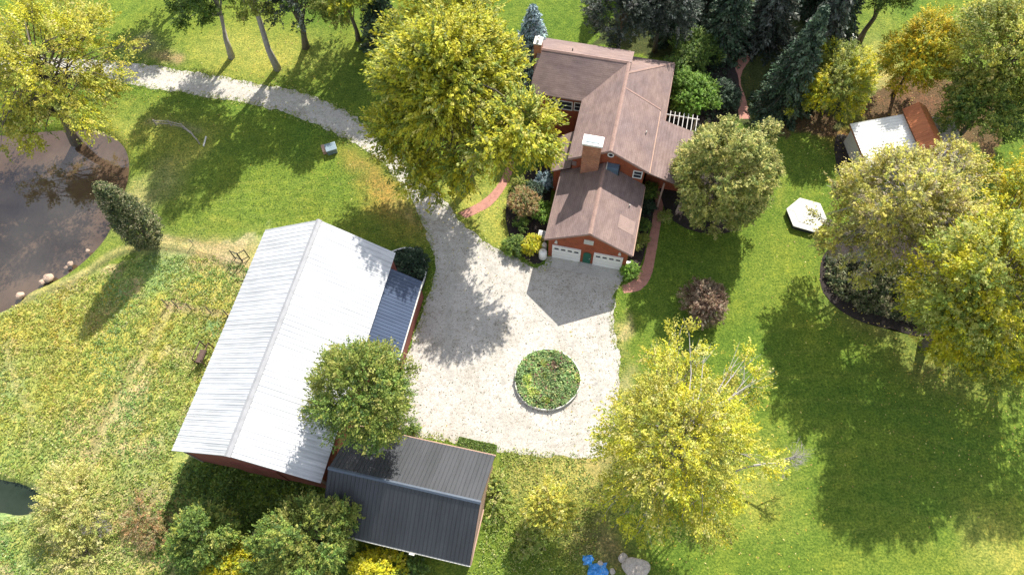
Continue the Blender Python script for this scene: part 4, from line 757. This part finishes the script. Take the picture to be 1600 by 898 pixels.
# lower left and bottom
tree('shrub_tree','rounded grey green tree below the barn gable','tree',322,835,2.7,2.3,2.6,'green',1200,.2,seed=41,trunk_r=.15,lobes=22,spl=.5,pal2='olive',p2=.4)
tree('shrub_tree','olive green tree overlapping the shed roof corner','tree',480,845,3.6,3.0,3.2,'olive',1600,.22,seed=42,trunk_r=.18,lobes=26,spl=.7,pal2='green',p2=.35,extra=((530,805,4.5,1.3,1.2,160),(420,865,3,1.6,1.6,220)))
bush('shrub','bright yellow bush at the bottom edge below the grey green tree','shrub',352,884,1.9,2.6,'lemon',650,.2,43,spl=.5)
bush('shrub','bright yellow bush under the lower shed eave','shrub',592,895,1.7,2.4,'lemon',420,.2,44,spl=.5); bush('shrub','dark green bush below the lower shed eave','shrub',640,893,1.5,1.6,'green',260,.18,45)
bush('tall_grass_bush','wispy straw yellow bush beside the dark pool','shrub',112,790,3.0,2.4,'wispy',900,.2,46,spl=.7,gap=.35,lobes=24); bush('tall_grass_bush','straw coloured bush at the bottom left behind the wispy one','shrub',130,860,2.4,1.2,'wispy',260,.17,47,spl=.6,gap=.3)
bush('shrub','rust brown scrub beside the bare twigs in the meadow','shrub',215,805,1.6,1.0,'rust',260,.16,48,spl=.5,gap=.3); bush('shrub','dark rust scrub at the edge of the barn shadow','shrub',242,835,1.2,.8,'rust',160,.16,49,spl=.5,gap=.3)
rg=np.random.default_rng(55); b=G(160,830); e=empty('bare_tree',b,0,'small bare grey tree with twisted twigs in the meadow','tree'); q=MB(); rec(np.array([0,0,-.1]),unit(np.array([.1,.1,1.])),1.3,.12,5); q.build('branches',M['palebark'],e)
tree('small_tree','small pale yellow tree right of the charcoal shed','tree',857,792,2.8,1.75,1.9,'paleyellow',620,.18,seed=50,trunk_r=.09,lobes=14,spl=.4)
bush('shrub','low green bush at the foot of the small yellow tree','shrub',826,842,1.2,.8,'meadow',200,.18,51,spl=.4); bush('shrub','leafy ground bush along the shed end wall','shrub',775,770,.9,.8,'meadow',240,.16,52,spl=.3,ry=2.6)
# beds by the house
for i,(px,py,r,h,pal,n,lb) in enumerate([(822,318,1.55,1.9,'rust',700,'rust and green rounded shrub in the left garage bed'),(846,331,.95,1.3,'bright',320,'bright green clipped shrub against the garage'),(833,383,.9,1.5,'lemon',320,'yellow upright shrub near the propane tanks'),
  (803,385,1.0,1.0,'green',320,'dark green shrub at the gravel corner of the bed'),(812,288,.8,.8,'olive',160,'small olive shrub at the top of the left bed'),(838,300,1.0,1.3,'deep',240,'dark evergreen shrub by the garage back corner'),(850,285,.8,1.3,'blue',200,'blue green shrub beneath the west porch roof'),(815,350,.7,.6,'green',120,'low green plant in the left bed middle'),
  (1014,300,.85,1.4,'green',260,'green shrub beside the porch entrance'),(1012,325,.7,.9,'deep',180,'dark shrub between garage wall and brick path'),(1005,352,.6,.9,'green',150,'leafy green plant midway along the garage wall'),(998,378,.75,1.2,'olive',260,'olive yellow shrub along the garage wall'),(985,424,.75,1.0,'bright',260,'rounded green shrub at the brick path curve'),(1039,340,.6,.7,'meadow',130,'small pale green plant in the round tree bed'),
  (640,414,1.55,1.5,'deep',800,'dark rounded boxwood inside the curved rail wall')]): bush('shrub',lb,'shrub',px,py,r,h,pal,n,.15,200+i,spl=.25)
# hedge by the shed
hp=G(746,701); e=empty('hedge',hp,-.266,'clipped dark green hedge along the upper shed eave','hedge'); rg=np.random.default_rng(8); n=9000; P=rg.uniform(-1,1,(n,3))*[1.55,.42,.55]; ax_=rg.integers(0,3,n); sg=np.sign(P[np.arange(n),ax_]); lim=np.array([1.55,.42,.55]); P[np.arange(n),ax_]=sg*lim[ax_]*rg.uniform(.85,1.03,n); P[:,2]=np.maximum(P[:,2]+.6,.03); D=np.tile([0,0,1.],(n,1)); A,B=leaves(P,D,.12,.6,rg); quads('foliage',P,A,B,pick('green',n,rg),M['leaf'],e); MB().box(-1.4,1.4,-.3,.3,0,1.0).build('inner_twigs',M['bark'],e)
bush('shrub','small green shrub at the upper left corner of the shed','shrub',642,668,.7,1.1,'green',160,.15,260)
# bed plants under the big brown tree
def scatter(name,label,poly_px,n,pal,size,h,k=5,seed=1,avoid=None,spread=.09,mask=None,flatl=False,tint=0.):
    rg=np.random.default_rng(seed); poly=pix(poly_px); lo=poly.min(0);hi=poly.max(0); X_=rg.uniform(lo[0],hi[0],n); Y_=rg.uniform(lo[1],hi[1],n); w_=inpoly(X_,Y_,poly)
    if mask is not None: w_&=mask(X_,Y_,rg)
    X_=X_[w_];Y_=Y_[w_]; m_=len(X_); hs=h*(.4+1.1*vnoise(X_,Y_,1.3,seed)); idx=np.repeat(np.arange(m_),k)
    P=np.stack([X_[idx]+rg.normal(0,spread,len(idx)),Y_[idx]+rg.normal(0,spread,len(idx)),hs[idx]*rg.uniform(.15,1,len(idx))+.02],1); P[:,2]+=hgt(P[:,0],P[:,1])
    D=unit(rg.normal(size=(len(idx),3))*.5+np.array([0,0,0 if flatl else 1.])); A,B=leaves(P,D,size,.5,rg,2.5 if flatl else .4,.6); C=pick(pal,m_,rg)*(1+tint*((fbm(X_,Y_,5,61)-.5)*3)[:,None]*np.array([1.1,.1,-.6])+tint*((fbm(X_,Y_,3.5,51)-.5)*1.6)[:,None]*np.array([-.8,-.2,.6])); C=np.clip(C,.02,.7)[idx]*rg.uniform(.75,1.25,(len(idx),1))
    return tag(quads(name,P,A,B,C,M['leaf']),label,kind='stuff')
onroad=lambda x,y:inpoly(x,y,DRV)
def notr(x,y,rg):
    k=~onroad(x,y)&(hgt(x,y)>-.05)
    for P,w in TRACKS[:8]: k&=(dist(x,y,P,False)>w*.8)|(rg.random(len(x))<.45)
    return k
scatter('ground_cover','grey green perennials filling the big mulch bed',[(1290,400),(1288,440),(1305,462),(1342,486),(1400,502),(1450,512),(1520,490),(1450,420),(1370,400)],2600,'thuja',.22,.6,9,70)
scatter('ground_cover','leafy plants in the shade behind the house',[(1040,110),(1110,80),(1145,120),(1150,178),(1110,190),(1060,170)],700,'deep',.22,.6,7,71)
scatter('meadow_grass','tufted rough grass over the meadow left of the barn',[(-60,500),(0,485),(120,440),(220,400),(330,400),(395,420),(270,720),(250,898),(-60,960)],13000,'meadow',.2,.18,5,72,mask=notr,spread=.15,tint=.32)
scatter('dry_grass','straw coloured dry grass clumps in the meadow',[(-60,500),(0,485),(120,440),(220,400),(330,400),(395,420),(270,720),(250,898),(-60,960)],4500,'straw',.18,.14,4,73,mask=lambda x,y,rg:notr(x,y,rg)&(fbm(x,y,3,66)>.53),spread=.13)
def lawnmask(x,y,rg): return notr(x,y,rg)
scatter('lawn_grass','short mown grass of the lawns',[(200,130),(300,150),(640,300),(670,400),(560,380),(400,350),(300,378),(240,360),(200,250)],9000,'green',.11,.05,3,74,mask=lawnmask,spread=.15)
TR=[(722,250,9),(1062,740,9),(1500,560,8),(1400,450,8),(110,220,9),(430,110,6),(1310,200,6),(1430,160,6),(860,810,3),(600,760,5)]
def littermask(x,y,rg):
    w=np.zeros(len(x))
    for px,py,r in TR: p=G2(px,py); w=np.maximum(w,np.exp(-((x-p[0])**2+(y-p[1])**2)/(r*r)))
    return rg.random(len(x))<w
scatter('fallen_leaves','yellow and brown leaves fallen on lawn and gravel',[(-40,0),(1640,0),(1640,920),(-40,920)],26000,'litter',.17,.02,1,75,mask=lambda x,y,rg:littermask(x,y,rg)&(hgt(x,y)>-.05),flatl=True)
scatter('driveway_weeds','sparse weeds and dark litter specks on the gravel',[(560,200),(700,300),(800,400),(960,460),(965,700),(640,690),(650,300)],2600,'thuja',.12,.03,1,76,mask=lambda x,y,rg:onroad(x,y),flatl=True)
scatter('verge_weeds','weedy grass tufts along the gravel edge',[(60,60),(1000,60),(1010,740),(600,740),(600,300),(60,180)],60000,'meadow',.15,.1,4,77,mask=lambda x,y,rg:(dist(x,y,DRV)<.35*(.4+1.6*fbm(x,y,1.5,5))),spread=.12)

scatter('rough_weeds','dark rough weeds in the shade below the barn gable',[(290,712),(500,762),(515,800),(560,850),(640,898),(240,898),(250,810)],3800,'green',.24,.35,6,80,mask=notr,spread=.16)
scatter('rough_weeds','weedy grass between shed and yellow tree',[(785,700),(900,720),(940,760),(930,898),(730,898),(745,880)],2400,'meadow',.16,.1,4,81,mask=notr,spread=.14,tint=.2)
